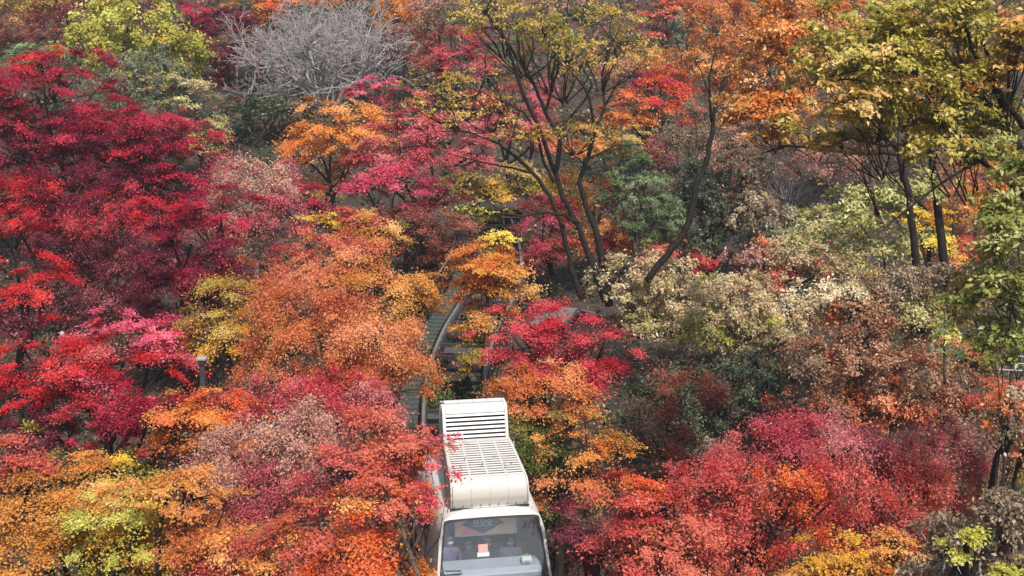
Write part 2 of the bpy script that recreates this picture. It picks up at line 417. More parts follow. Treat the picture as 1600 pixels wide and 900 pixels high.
# ------------------------------------------------------------------ the track
M_WHITE = plain('white_enamel', (0.44, 0.436, 0.425), 0.4, noise=0.04, scale=3, dirt=(0.40, 0.38, 0.34))
M_WARM = plain('warm_white_panel', (0.40, 0.388, 0.352), 0.42, noise=0.05, scale=4, dirt=(0.38, 0.36, 0.31))
M_SLAT = plain('white_louvre', (0.42, 0.41, 0.395), 0.4, noise=0.06, scale=8, dirt=(0.40, 0.36, 0.34))
M_DARK = plain('black_rubber', (0.015, 0.015, 0.017), 0.6)
M_VOID = plain('dark_fill', (0.02, 0.018, 0.02), 0.7)  # near-black fill that darkens the gaps between slats, also the hut wall
M_STEEL = plain('galvanised_steel', (0.15, 0.145, 0.14), 0.55, 0.3, noise=0.2, scale=5, dirt=(0.16, 0.12, 0.09))
M_IRON = plain('dark_iron', (0.045, 0.045, 0.048), 0.55, 0.4, noise=0.25)
M_DECK = plain('green_painted_deck', (0.032, 0.050, 0.042), 0.6, noise=0.3, scale=7, dirt=(0.12, 0.10, 0.08))
M_CONC = plain('weathered_concrete', (0.09, 0.088, 0.085), 0.9, noise=0.25, scale=4)

CL = [(1.0, 12), (0.45, 18), (-0.38, 25.0), (-0.95, 29.5), (-1.40, 33.5), (-1.55, 37.4), (-1.28, 40.7), (-0.85, 43.2), (-0.50, 46.0), (-0.6, 50.0), (-1.1, 54.0)]
def track_point(s):                              # Catmull-Rom through the centre line, s in 0..len-1
    n = len(CL); i = min(int(s), n - 2); t = s - i
    p = [np.array(CL[min(max(i + k, 0), n - 1)], float) for k in (-1, 0, 1, 2)]
    q = 0.5 * ((2 * p[1]) + (-p[0] + p[2]) * t + (2 * p[0] - 5 * p[1] + 4 * p[2] - p[3]) * t * t + (-p[0] + 3 * p[1] - 3 * p[2] + p[3]) * t ** 3)
    return q
_s = np.linspace(0, len(CL) - 1, 600); _q = np.array([track_point(s) for s in _s])
_len = np.concatenate([[0], np.cumsum(np.linalg.norm(np.diff(_q, axis=0), axis=1))])
def track_at(l):
    x = np.interp(l, _len, _q[:, 0]); y = np.interp(l, _len, _q[:, 1])
    x2 = np.interp(l + 0.3, _len, _q[:, 0]); y2 = np.interp(l + 0.3, _len, _q[:, 1])
    if l + 0.3 > _len[-1]: x2, y2 = x, y; x1 = np.interp(l - 0.3, _len, _q[:, 0]); y1 = np.interp(l - 0.3, _len, _q[:, 1]); t = np.array([x - x1, y - y1])
    else: t = np.array([x2 - x, y2 - y])
    t /= np.linalg.norm(t); nrm = np.array([t[1], -t[0]])       # to the right of the way up
    z = -12.25 + 0.14 * (y - 25)
    return np.array([x, y, z]), np.array([t[0], t[1], 0.14]), np.array([nrm[0], nrm[1], 0])

def build_track():
    L = _len[-1]; root = empty('monorail_track', tuple(track_at(0)[0]))
    tag(root, 'steel rail track on columns curving up the slope behind the car', 'track')
    off = Vector(root.location)
    def sweep(name, side, dz, w, h, mat, l0=0, l1=L, step=0.5):
        mb = MB(); ls = np.arange(l0, l1, step); k = 4
        for l in ls:
            p, t, n = track_at(l); n = Vector(n); c = Vector(p) + n * side + Vector((0, 0, dz)) - off
            for (a, b) in ((-w / 2, -h / 2), (w / 2, -h / 2), (w / 2, h / 2), (-w / 2, h / 2)): mb.V.append(tuple(c + n * a + Vector((0, 0, b))))
        for i in range(len(ls) - 1):
            for j in range(4): q = i * 4; mb.F.append((q + j, q + (j + 1) % 4, q + 4 + (j + 1) % 4, q + 4 + j))
        mb.F.append((3, 2, 1, 0)); e = (len(ls) - 1) * 4; mb.F.append((e, e + 1, e + 2, e + 3))
        return mb.build(name, mat, root)
    for sd in (-0.8, 0.8):
        sweep('rail', sd, 0.0, 0.085, 0.12, M_STEEL); sweep('girder', sd, -0.26, 0.16, 0.34, M_IRON)
    tie = MB().box((0, 0, 0), (1.7, 0.12, 0.10)); tm = None
    for l in np.arange(0.4, L - 0.4, 0.9):
        p, t, n = track_at(l)
        if tm is None: o = tie.build('crosstie', M_IRON, root); tm = o.data
        else: o = link('crosstie', tm, root)
        o.location = Vector(p) - off + Vector((0, 0, -0.14)); o.rotation_euler = (0, 0, math.atan2(n[1], n[0]))
    for l in np.arange(2, L, 4.5):
        p, t, n = track_at(l); g = float(terrain(p[0], p[1])); mb = MB()
        h = p[2] - 0.43 - (g - 0.4)
        mb.tube([(0, 0, -h), (0, 0, 0)], 0.17, 10); mb.box((0, 0, -0.06), (1.9, 0.26, 0.2))
        o = mb.build('support_column', M_CONC, root); o.location = Vector(p) - off + Vector((0, 0, -0.47)); o.rotation_euler = (0, 0, math.atan2(n[1], n[0]))
    # maintenance walkway of painted planks on the left, with a handrail
    pm = None; lw0 = 22.0
    for l in np.arange(lw0, L - 1, 0.30):
        p, t, n = track_at(l)
        if pm is None: o = MB().box((0, 0, 0), (0.52, 0.27, 0.05)).build('walkway_plank', M_DECK, root, bevel=0.006); pm = o.data
        else: o = link('walkway_plank', pm, root)
        o.location = Vector(p) + Vector(n) * -1.20 - off + Vector((0, 0, -0.03)); o.rotation_euler = (0, 0, math.atan2(n[1], n[0]))
    pm = None
    for l in np.arange(lw0 + 0.3, L - 1, 2.4):
        p, t, n = track_at(l)
        if pm is None: o = MB().tube([(0, 0, -0.05), (0, 0, 1.0)], 0.018, 6).build('handrail_post', M_IRON, root); pm = o.data
        else: o = link('handrail_post', pm, root)
        o.location = Vector(p) + Vector(n) * -1.44 - off
    for dz in (1.0,):
        MB().tube([Vector(track_at(l)[0]) + Vector(track_at(l)[2]) * -1.44 - off + Vector((0, 0, dz)) for l in np.arange(lw0, L - 1, 0.5)], 0.022, 6).build('handrail', M_STEEL, root, True)
build_track()

# ------------------------------------------------------------------ the car
def glass_mat(name, tint, refl, sky_veil):
    m = bpy.data.materials.new(name); m.use_nodes = True; n = m.node_tree.nodes; l = m.node_tree.links; n.remove(n['Principled BSDF'])
    tr = n.new('ShaderNodeBsdfTransparent'); tr.inputs[0].default_value = (*tint, 1)
    gl = n.new('ShaderNodeBsdfGlossy'); gl.inputs['Roughness'].default_value = 0.03; gl.inputs[0].default_value = (0.95, 0.97, 1, 1)
    df = n.new('ShaderNodeBsdfDiffuse'); df.inputs[0].default_value = (0.46, 0.55, 0.66, 1)  # milky blue diffuse layer: the sky's reflection put into the glass colour
    tc = n.new('ShaderNodeTexCoord'); nz = n.new('ShaderNodeTexNoise'); nz.inputs['Scale'].default_value = 2.5; nz.inputs['Detail'].default_value = 5
    mp = n.new('ShaderNodeMapping'); mp.inputs['Scale'].default_value = (2.5, 0.3, 0.35); l.new(tc.outputs['Object'], mp.inputs[0]); l.new(mp.outputs[0], nz.inputs['Vector'])
    mr = n.new('ShaderNodeMapRange'); mr.inputs[1].default_value = 0.35; mr.inputs[2].default_value = 0.75; mr.inputs[3].default_value = sky_veil * 0.5; mr.inputs[4].default_value = sky_veil * 1.6
    l.new(nz.outputs[0], mr.inputs[0])
    lw = n.new('ShaderNodeFresnel'); lw.inputs[0].default_value = 1.5
    ad = n.new('ShaderNodeMath'); ad.operation = 'MULTIPLY_ADD'; ad.inputs[1].default_value = 1.0; ad.inputs[2].default_value = refl; ad.use_clamp = True
    l.new(lw.outputs[0], ad.inputs[0])
    m1 = n.new('ShaderNodeMixShader'); l.new(mr.outputs[0], m1.inputs[0]); l.new(tr.outputs[0], m1.inputs[1]); l.new(df.outputs[0], m1.inputs[2])
    m2 = n.new('ShaderNodeMixShader'); l.new(ad.outputs[0], m2.inputs[0]); l.new(m1.outputs[0], m2.inputs[1]); l.new(gl.outputs[0], m2.inputs[2])
    l.new(m2.outputs[0], n['Material Output'].inputs[0]); return m
M_GLASS = glass_mat('windscreen_glass', (0.90, 0.94, 0.98), 0.035, 0.032)
M_SIDEGLASS = glass_mat('side_glass', (0.75, 0.80, 0.82), 0.06, 0.04)
M_INT = plain('interior_panel', (0.40, 0.41, 0.43), 0.6)
M_DASH = plain('pale_dashboard', (0.26, 0.285, 0.32), 0.5)
M_SEAT = plain('seat_orange_red', (0.62, 0.20, 0.14), 0.7)

CAR_YAW, CAR_PITCH = math.radians(10.5), math.radians(6.2)
R_CAR = (Matrix.Rotation(CAR_YAW, 4, 'Z') @ Matrix.Rotation(CAR_PITCH, 4, 'X'))
_top = Vector(P(767, 803, 25.0)); CAR_LOC = _top - (R_CAR @ Vector((0, 0, 2.11)))
M_CAR = Matrix.Translation(CAR_LOC) @ R_CAR

def build_car():
    root = empty('monorail_car'); root.matrix_world = M_CAR
    tag(root, 'white monorail car with louvred roof units coming down the track', 'monorail car')
    half = [(0, -0.28), (0.85, -0.28), (1.0, -0.18), (1.10, 0.5), (1.115, 0.98), (1.11, 1.02), (1.02, 1.82), (1.005, 1.87), (0.955, 2.00), (0.88, 2.10), (0.75, 2.17), (0.5, 2.21), (0, 2.225)]
    ring = half[:] + [(-x, z) for x, z in half[-2:0:-1]]
    nr = len(ring); st = [0.0, 0.30, 0.80, 0.86, 1.50, 1.56, 2.20, 2.26, 2.55, 2.62, 2.80, 2.92]
    def shear(z): return -0.50 * (2.225 - z) / 1.25 if z > 0.95 else -0.51 - 0.10 * (0.95 - z)
    V = []; F = []; W = []
    for i, y in enumerate(st):
        k = {0: 1.0, 1: 0.9, len(st) - 1: 0.0}.get(i, 0.0); sc = 0.975 if i in (0, len(st) - 1) else 1.0
        for (x, z) in ring: V.append((x * sc, y + k * shear(z), 1.2 + (z - 1.2) * (0.985 if sc < 1 else 1)))
    def iswin(i, a): b = (a + 1) % nr; za, zb = ring[a][1], ring[b][1]; return i in (3, 5) and min(za, zb) > 1.0 and max(za, zb) < 1.83
    for i in range(len(st) - 1):
        for a in range(nr):
            f = (i * nr + a, (i + 1) * nr + a, (i + 1) * nr + (a + 1) % nr, i * nr + (a + 1) % nr)
            (W if iswin(i, a) else F).append(f)
    e = (len(st) - 1) * nr; F.append(tuple(e + a for a in range(nr)))
    low = [a for a in range(nr) if ring[a][1] < 0.99]        # nose panel under the windscreen
    F.append(tuple(a for a in [x for x in range(0, 5)] + [x for x in range(nr - 4, nr)])[::-1])
    body = mesh_from('body', V, F, M_WHITE, root, smooth=True)
    m = body.modifiers.new('thick', 'SOLIDIFY'); m.thickness = 0.035; m.offset = -1
    m = body.modifiers.new('soft', 'EDGE_SPLIT'); m.split_angle = math.radians(32)
    for f in W: mesh_from('side_window', [V[j] for j in f], [(0, 1, 2, 3)], M_SIDEGLASS, root).modifiers.new('t', 'SOLIDIFY').thickness = 0.01
    # windscreen: white frame, black gasket, glass
    up = [i for i in range(nr) if ring[i][1] > 0.97]
    up = sorted(up, key=lambda i: (0 if ring[i][0] > 0 else 1))
    outer = [i for i in range(4, nr - 3)]
    gmap = {(0.98): (1.04, 0.98), (1.02): (1.035, 1.02), (1.82): (0.94, 1.80), (1.87): (0.918, 1.87), (2.00): (0.912, 1.99), (2.10): (0.90, 2.045), (2.17): (0.80, 2.072), (2.21): (0.5, 2.085), (2.225): (0, 2.09)}
    gl = []; ou = []
    for i in outer:
        x, z = ring[i]; gx, gz = gmap[z]; gl.append(((1 if x >= 0 else -1) * gx, gz)); ou.append(V[i])
    def onf(x, z, f=0.0): return (x, shear(z) + f - 0.012, z)
    n = len(ou); FV = [tuple(v) for v in ou] + [onf(x, z) for x, z in gl]
    fr = mesh_from('windscreen_frame', FV, [(i, i + n, i + n + 1, i + 1) for i in range(n - 1)] + [(0, n - 1, 2 * n - 1, n)], M_WHITE, root)
    fr.modifiers.new('t', 'SOLIDIFY').thickness = 0.03
    cx, cz = 0.0, 1.52
    gk = [(x - (0.028 if x > 0 else -0.028 if x < 0 else 0), z - 0.03 if z > 1.4 else z + 0.03) for x, z in gl]
    GV = [onf(x, z, -0.006) for x, z in gl] + [onf(x, z, -0.006) for x, z in gk]
    gs = mesh_from('gasket', GV, [(i, i + n, i + n + 1, i + 1) for i in range(n - 1)] + [(0, n - 1, 2 * n - 1, n)], M_DARK, root)
    gs.modifiers.new('t', 'SOLIDIFY').thickness = 0.02
    g = mesh_from('windscreen', [onf(x, z, 0.004) for x, z in gk], [tuple(range(n))], M_GLASS, root)
    MB().tube([onf(-0.92, 1.22, -0.03), onf(-0.62, 1.205, -0.035)], 0.012, 6).tube([onf(-0.95, 1.15, -0.03), onf(-0.6, 1.16, -0.035)], 0.014, 6).tube([onf(-0.90, 1.08, -0.03), onf(-0.72, 1.08, -0.035)], 0.010, 6).build('wiper', M_DARK, root)
    for sx in (-1, 1):                              # lamps low on the nose
        MB().tube([(sx * 0.72, -0.585, 0.62), (sx * 0.72, -0.50, 0.62)], 0.11, 16).build('headlight', plain('lamp_glass', (0.7, 0.7, 0.68), 0.15), root)
    # interior
    MB().box((0, 1.25, -0.16), (1.9, 3.1, 0.06)).build('cabin_floor', M_INT, root)
    MB().prism([(-0.42, 0.0), (-0.42, 1.06), (-0.30, 1.13), (0.06, 1.15), (0.10, 1.10), (0.10, 0.0)], -0.93, 0.93).build('dashboard', M_DASH, root, bevel=0.02)
    MB().prism([(0.54, -0.12), (0.54, 0.26), (1.00, 0.26), (1.08, 0.86), (1.16, 0.86), (1.14, -0.12)], -0.93, 0.93).build('bench_seat', M_SEAT, root, bevel=0.02)
    # destination sign with the name of the stop
    sg = empty('destination_sign'); sg.parent = root; sg.location = (-0.05, 0.31, 1.715); sg.rotation_euler = (math.radians(-16), 0, 0)
    sm, sn, sl, sb = new_mat('sign_print'); 
    tcx = sn.new('ShaderNodeTexCoord'); vo = sn.new('ShaderNodeTexVoronoi'); vo.inputs['Scale'].default_value = 3.2; sl.new(tcx.outputs['Object'], vo.inputs['Vector'])
    rp = sn.new('ShaderNodeValToRGB'); rp.color_ramp.interpolation = 'CONSTANT'; es = rp.color_ramp.elements
    es[0].color = (0.88, 0.46, 0.26, 1); es[0].position = 0; es[1].color = (0.80, 0.55, 0.34, 1); es[1].position = 0.35
    for pos, c in ((0.62, (0.80, 0.30, 0.36, 1)), (0.82, (0.20, 0.30, 0.27, 1))):
        q = es.new(pos); q.color = c
    sep = sn.new('ShaderNodeSeparateColor'); sl.new(vo.outputs['Color'], sep.inputs[0]); sl.new(sep.outputs[0], rp.inputs[0]); sl.new(rp.outputs[0], sb.inputs['Base Color'])
    MB().box((0, 0, 0), (1.14, 0.02, 0.33)).build('sign_board', sm, sg)
    fb = MB().box((0, -0.004, -0.175), (1.20, 0.04, 0.025)).box((0.58, -0.004, 0), (0.045, 0.042, 0.33)).box((-0.58, -0.004, 0), (0.03, 0.042, 0.33)); fb.build('sign_frame', M_WHITE, sg)
    mdk = plain('sign_diamond', (0.050, 0.085, 0.095), 0.6)
    mesh_from('sign_diamond', [(-0.46, -0.013, 0.04), (-0.30, -0.013, 0.15), (0.18, -0.013, 0.15), (0.36, -0.013, 0.04), (-0.04, -0.013, -0.15)], [(0, 4, 3, 2, 1)], mdk, sg).modifiers.new('t', 'SOLIDIFY').thickness = 0.003
    mtx = plain('sign_lettering', (0.92, 0.93, 0.92), 0.6)
    cu = bpy.data.curves.new('sign_text', 'FONT'); cu.body = '\ud654\ub2f4\uc232'; cu.size = 0.135; cu.align_x = 'CENTER'; cu.align_y = 'CENTER'; cu.extrude = 0.002; cu.space_character = 1.12
    tmp = bpy.data.objects.new('tmp', cu); COL.objects.link(tmp); tme = bpy.data.meshes.new_from_object(tmp.evaluated_get(bpy.context.evaluated_depsgraph_get())); bpy.data.objects.remove(tmp)
    tme.materials.clear(); tme.materials.append(mtx); t = link('sign_text', tme); t.parent = sg; t.location = (-0.05, -0.019, 0.065); t.rotation_euler = (math.radians(90), 0, 0)
    mbx = MB(); x = -0.26
    while x < 0.16: w = random.uniform(0.012, 0.04); mbx.box((x + w / 2, -0.017, -0.005), (w, 0.003, 0.010)); x += w + 0.010
    mbx.build('sign_small_print', mtx, sg)
    # small pink and white notice hanging behind the glass
    nb = MB().prism([(0.145, 1.225), (0.175, 1.225), (0.22, 1.365), (0.19, 1.365)], -0.20, -0.02); nb.build('pink_notice', plain('pink_card', (0.85, 0.34, 0.28), 0.6), root)
    MB().prism([(0.12, 1.155), (0.15, 1.155), (0.172, 1.222), (0.142, 1.222)], -0.225, 0.005).build('white_notice', plain('white_card', (0.8, 0.8, 0.76), 0.6), root)
    # antenna
    a = MB().tube([(0.80, 1.95, 2.15), (0.80, 1.95, 2.40)], 0.030, 8).build('antenna_base', M_IRON, root)
    MB().tube([(0.80, 1.95, 2.40), (0.785, 1.955, 2.68)], 0.014, 8).build('antenna', M_WHITE, root)
    # front roof unit
    hw = 0.735
    u = empty('front_roof_unit'); u.parent = root
    curve = [(0.14, 2.20), (0.10, 2.32), (0.10, 2.45), (0.14, 2.57), (0.22, 2.66), (0.36, 2.73)]
    curve = [(0.14, 2.20)] + [(0.38 - 0.28 * math.cos(a) ** 0.9, 2.38 + 0.35 * math.sin(a) ** 1.15) for a in [math.pi / 2 * k / 12 for k in range(12)]] + [(0.36, 2.73)]
    side = curve + [(1.62, 2.87), (1.72, 2.86), (1.72, 2.15)]
    for sx in (-1, 1): MB().prism(side + [(0.16, 2.15)], sx * hw - 0.02, sx * hw + 0.02).build('side_plate', M_WARM, u, bevel=0.018)
    MB().prism([(0.34, 2.25), (0.34, 2.66), (1.60, 2.80), (1.60, 2.25)], -hw + 0.025, hw - 0.025).build('unit_core', M_VOID, u)
    pw = (2 * hw - 0.05) / 4
    for k in range(4):                              # four curved panels with hairline joints
        x0 = -hw + 0.025 + k * pw + 0.0015; x1 = x0 + pw - 0.003
        inner = [(y + 0.03, z - 0.01) for y, z in reversed(curve)]
        o = MB().prism(curve + inner, x0, x1).build('front_panel', M_WARM, u, smooth=True); o.modifiers.new('soft', 'EDGE_SPLIT').split_angle = math.radians(40)
    for k in range(9):
        x = -hw + 0.06 + k * (2 * hw - 0.12) / 8
        MB().tube([(x, 0.14, 2.25), (x, 0.105, 2.25)], 0.011, 8).build('screw', M_STEEL, u)
    MB().prism([(0.13, 2.185), (0.09, 2.185), (0.09, 2.205), (0.13, 2.205)], -hw - 0.02, hw + 0.02).build('drip_edge', M_DARK, u)
    y0, z0, y1, z1 = 0.36, 2.73, 1.62, 2.87; nrow = 15; sm_ = None
    ang = math.atan2(z1 - z0, y1 - y0)
    for k in range(5):
        x = -hw + 0.025 + k * pw
        MB().prism([(y0, z0 - 0.05), (y0, z0 + 0.004), (y1, z1 + 0.004), (y1, z1 - 0.05)], x - 0.018, x + 0.018).build('grille_rib', M_WARM, u)
    for k in range(4):
        for r in range(nrow):
            t = (r + 0.5) / nrow
            if sm_ is None: o = MB().box((0, 0, 0), (pw - 0.036, 0.036, 0.012)).build('grille_slat', M_SLAT, u, bevel=0.003); sm_ = o.data
            else: o = link('grille_slat', sm_, u)
            o.location = (-hw + 0.025 + (k + 0.5) * pw, y0 + (y1 - y0) * t, z0 + (z1 - z0) * t - 0.008); o.rotation_euler = (ang + math.radians(16), 0, 0)
    MB().prism([(1.62, 2.84), (1.62, 2.875), (1.75, 2.875), (1.75, 2.84)], -hw, hw).build('top_strip', M_WARM, u)
    done = set()
    for o in u.children:                            # the unit narrows slightly towards the back
        if o.name.startswith('grille_slat'):
            f = 1 - 0.11 * (o.location.y - 0.1) / 1.6; o.location.x *= f; o.scale.x = f; continue
        for w in o.data.vertices: w.co.x *= 1 - 0.11 * (w.co.y - 0.1) / 1.6
    MB().box((0, 0.055, 2.232), (1.5, 0.006, 0.004)).build('roof_seam', M_DARK, root)
    # rear roof unit with broad louvres
    v = empty('rear_roof_unit'); v.parent = root; hv = 0.645
    prof = [(1.76, 2.80), (2.00, 3.36), (2.05, 3.425), (2.13, 3.455), (2.36, 3.465), (2.46, 3.41), (2.52, 3.2), (2.52, 2.15), (1.76, 2.15)]
    MB().prism(prof, hv - 0.055, hv + 0.012).build('side_plate', M_WHITE, v, bevel=0.02)
    MB().prism([(1.76, 2.80), (2.00, 3.36), (2.05, 3.425), (2.13, 3.455), (2.22, 3.460), (2.08, 3.32), (1.86, 2.80), (1.86, 2.15), (1.76, 2.15)], -hv - 0.012, -hv + 0.055).build('side_plate', M_WHITE, v, bevel=0.01)
    MB().prism([(1.95, 2.2), (1.95, 2.85), (2.15, 3.30), (2.42, 3.37), (2.46, 2.2)], -hv + 0.07, hv - 0.06).build('unit_core', M_VOID, v)
    MB().prism([(2.36, 3.462), (2.46, 3.405), (2.52, 3.2), (2.52, 2.15), (2.48, 2.15), (2.48, 3.19), (2.43, 3.38), (2.36, 3.425)], -hv, hv - 0.056).build('back_panel', M_WHITE, v)
    lat = MB()                                      # lattice on the left side
    for k in range(8):
        yy = 1.92 + k * 0.075; lat.tube([(-hv, yy, 2.2), (-hv, min(yy + 0.02, 2.50), 3.40 if yy > 2.1 else 2.95 + (yy - 1.92) * 1.8)], 0.008, 4)
    for k in range(14):
        zz = 2.22 + k * 0.085; lat.tube([(-hv - 0.002, 1.88 + max(0, zz - 2.8) * 0.5, zz), (-hv - 0.002, 2.50, zz)], 0.008, 4)
    lat.build('side_grille', M_SLAT, v)
    sm_ = None; la = math.atan2(0.50, 0.26)
    for r in range(7):
        t = (r + 0.3) / 7
        if sm_ is None: o = MB().box((0, 0, 0), (2 * hv - 0.112, 0.012, 0.044)).build('louvre_slat', M_SLAT, v, bevel=0.004); sm_ = o.data
        else: o = link('louvre_slat', sm_, v)
        o.location = (0, 1.775 + 0.235 * t, 2.80 + 0.54 * t); o.rotation_euler = (math.radians(-38), 0, 0)
    pv = (2 * hv - 0.115) / 4
    for k in range(4):
        x0 = -hv + 0.057 + k * pv + 0.002; x1 = x0 + pv - 0.004
        MB().prism([(1.985, 3.325), (2.005, 3.368), (2.055, 3.428), (2.13, 3.457), (2.17, 3.459), (2.17, 3.43), (2.135, 3.425), (2.07, 3.40), (2.02, 3.325)], x0, x1).build('top_panel', M_WHITE, v)
        MB().prism([(2.225, 3.42), (2.225, 3.460), (2.36, 3.466), (2.36, 3.42)], x0, x1).build('top_panel', M_WHITE, v)
    return root
build_car()

# ------------------------------------------------------------------ the passengers
M_SKIN = plain('skin', (0.55, 0.36, 0.27), 0.55, noise=0.06); M_HAIR = plain('black_hair', (0.012, 0.010, 0.010), 0.45)
M_MASK = plain('pale_mask', (0.62, 0.66, 0.70), 0.8)
def person(label, loc, cloth, trousers, standing=False, longhair=False, mask=True, look=0.0, tall=1.0):
    hip = 0.92 if standing else 0.50
    j = {}; vs = []; rad = []; ed = []
    def add(k, p, r, par=None):
        j[k] = len(vs); vs.append(p); rad.append(r)
        if par is not None: ed.append((j[par], j[k]))
    add('pelvis', (0, 0, hip), (0.15, 0.12)); add('belly', (0, 0.01, hip + 0.18), (0.14, 0.11), 'pelvis'); add('chest', (0, 0.0, hip + 0.37), (0.165, 0.12), 'belly')
    add('neck0', (0, 0.0, hip + 0.50), (0.075, 0.07), 'chest'); add('neck', (0, -0.01, hip + 0.57), (0.052, 0.052), 'neck0')
    add('jaw', (0, -0.025, hip + 0.635), (0.062, 0.072), 'neck'); add('skull', (0, -0.01, hip + 0.71), (0.078, 0.095), 'jaw'); add('crown', (0, 0.0, hip + 0.785), (0.055, 0.065), 'skull')
    for s, n in ((-1, 'l'), (1, 'r')):
        add(n + 'sh', (s * 0.17, 0, hip + 0.45), (0.072, 0.072), 'chest')
        if standing: add(n + 'el', (s * 0.24, 0.0, hip + 0.18), (0.050, 0.050), n + 'sh'); add(n + 'wr', (s * 0.24, -0.10, hip - 0.04), (0.032, 0.030), n + 'el'); hd = (0, -0.03, -0.08)
        else: add(n + 'el', (s * 0.24, 0.03, hip + 0.20), (0.050, 0.050), n + 'sh'); add(n + 'wr', (s * 0.14, -0.22, hip + 0.13), (0.032, 0.030), n + 'el'); hd = (-s * 0.03, -0.08, 0.0)
        w = vs[j[n + 'wr']]; add(n + 'palm', tuple(w[i] + hd[i] * 0.8 for i in range(3)), (0.034, 0.020), n + 'wr'); q = vs[j[n + 'palm']]
        for f, (ox, ln) in enumerate(((-0.028, 0.070), (-0.010, 0.080), (0.010, 0.076), (0.028, 0.060))):
            b = (q[0] + ox, q[1] + hd[1] * 0.5, q[2] + hd[2] * 0.4); add(n + 'f%d' % f, b, (0.009, 0.009), n + 'palm')
            add(n + 'g%d' % f, (b[0], b[1] + hd[1] * ln * 6, b[2] - 0.02 + hd[2] * ln * 6), (0.008, 0.008), n + 'f%d' % f)
        add(n + 'th', (q[0] - s * 0.045, q[1] - 0.01, q[2] + 0.005), (0.010, 0.010), n + 'palm')
        add(n + 'hip', (s * 0.09, 0, hip - 0.04), (0.095, 0.10), 'pelvis')
        if standing: add(n + 'kn', (s * 0.10, -0.02, 0.48), (0.062, 0.062), n + 'hip'); add(n + 'an', (s * 0.10, 0.02, 0.09), (0.040, 0.042), n + 'kn')
        else: add(n + 'kn', (s * 0.11, -0.42, hip - 0.02), (0.062, 0.062), n + 'hip'); add(n + 'an', (s * 0.11, -0.40, 0.09), (0.040, 0.042), n + 'kn')
        a = vs[j[n + 'an']]; add(n + 'toe', (a[0], a[1] - 0.17, 0.035), (0.042, 0.026), n + 'an')
    me = bpy.data.meshes.new('tmp'); me.from_pydata(vs, ed, []); o = bpy.data.objects.new('tmp', me); COL.objects.link(o)
    sk = o.modifiers.new('skin', 'SKIN'); sk.use_smooth_shade = True
    for i, r in enumerate(rad): me.skin_vertices[0].data[i].radius = r; me.skin_vertices[0].data[i].use_root = (i == 0)
    o.modifiers.new('sub', 'SUBSURF').levels = 1; o.modifiers['sub'].render_levels = 1
    dg = bpy.context.evaluated_depsgraph_get(); body = bpy.data.meshes.new_from_object(o.evaluated_get(dg)); bpy.data.objects.remove(o)
    body.materials.clear()
    for m in (cloth, trousers, M_SKIN): body.materials.append(m)
    wrz = [Vector(vs[j[n + 'palm']]) for n in 'lr']
    for p in body.polygons:
        c = p.center
        p.material_index = 2 if (c.z > hip + 0.545 or min((c - w).length for w in wrz) < 0.10) else (1 if c.z < hip + 0.04 and not (not standing and c.y > -0.05 and c.z > hip) else 0)
        p.use_smooth = True
    root = bpy.data.objects.new('person', body); COL.objects.link(root)
    root.matrix_world = M_CAR @ Matrix.Translation(Vector(loc)) @ Matrix.Rotation(look, 4, 'Z') @ Matrix.Scale(tall, 4)
    tag(root, label, 'person', 'passengers in the car')
    # hair: cap over the back and top of the skull
    V = []; F = []; nu, nv = 14, 9; hz = hip + 0.715
    for a in range(nv + 1):
        th = math.pi * (0.02 + 0.62 * a / nv)
        for b in range(nu):
            ph = 2 * math.pi * b / nu; front = max(0, -math.sin(ph)); tt = th * (1 - 0.48 * front) if a > 2 else th
            drop = 0.0
            if longhair and a > nv - 4: drop = (a - nv + 4) * 0.055 * (1 - front)
            V.append((0.094 * math.sin(tt) * math.cos(ph), 0.004 + 0.112 * math.sin(tt) * math.sin(ph), hz + 0.118 * math.cos(tt) - drop))
    for a in range(nv):
        for b in range(nu): F.append((a * nu + b, a * nu + (b + 1) % nu, (a + 1) * nu + (b + 1) % nu, (a + 1) * nu + b))
    h = mesh_from('hair', V, F, M_HAIR, root, True); h.modifiers.new('t', 'SOLIDIFY').thickness = 0.018
    for s in (-1, 1):
        MB().tube([(s * 0.030, -0.088, hip + 0.70), (s * 0.030, -0.100, hip + 0.70)], 0.011, 8).build('eye', M_HAIR, root)
        MB().tube([(s * 0.078, 0.0, hip + 0.72), (s * 0.088, 0.004, hip + 0.69), (s * 0.078, -0.004, hip + 0.66)], [0.010, 0.016, 0.008], 6).build('ear', M_SKIN, root, True)
    MB().tube([(0, -0.088, hip + 0.70), (0, -0.108, hip + 0.672), (0, -0.090, hip + 0.660)], [0.008, 0.014, 0.010], 6).build('nose', M_SKIN, root, True)
    if mask:
        V = []; F = []
        for a in range(5):
            for b in range(9):
                ph = math.pi * (1.14 + 0.72 * b / 8); rr = 0.075 + 0.012 * math.sin(math.pi * a / 4); V.append((rr * math.cos(ph) * 0.98, -0.022 + 0.098 * math.sin(ph) * (1 + 0.1 * math.sin(math.pi * a / 4)), hip + 0.605 + 0.018 * a))
        for a in range(4):
            for b in range(8): F.append((a * 9 + b, a * 9 + b + 1, (a + 1) * 9 + b + 1, (a + 1) * 9 + b))
        mesh_from('face_mask', V, F, M_MASK, root, True).modifiers.new('t', 'SOLIDIFY').thickness = 0.004
    else: MB().box((0, -0.098, hip + 0.628), (0.042, 0.010, 0.010)).build('mouth', plain('lips', (0.45, 0.18, 0.15), 0.5), root, bevel=0.003)
    return root
C_PURPLE = plain('dark_violet_coat', (0.10, 0.075, 0.15), 0.8); C_GREY = plain('grey_jacket', (0.24, 0.26, 0.30), 0.85); C_PALE = plain('pale_top', (0.66, 0.66, 0.68), 0.85); C_JEAN = plain('dark_trousers', (0.03, 0.035, 0.032), 0.85)
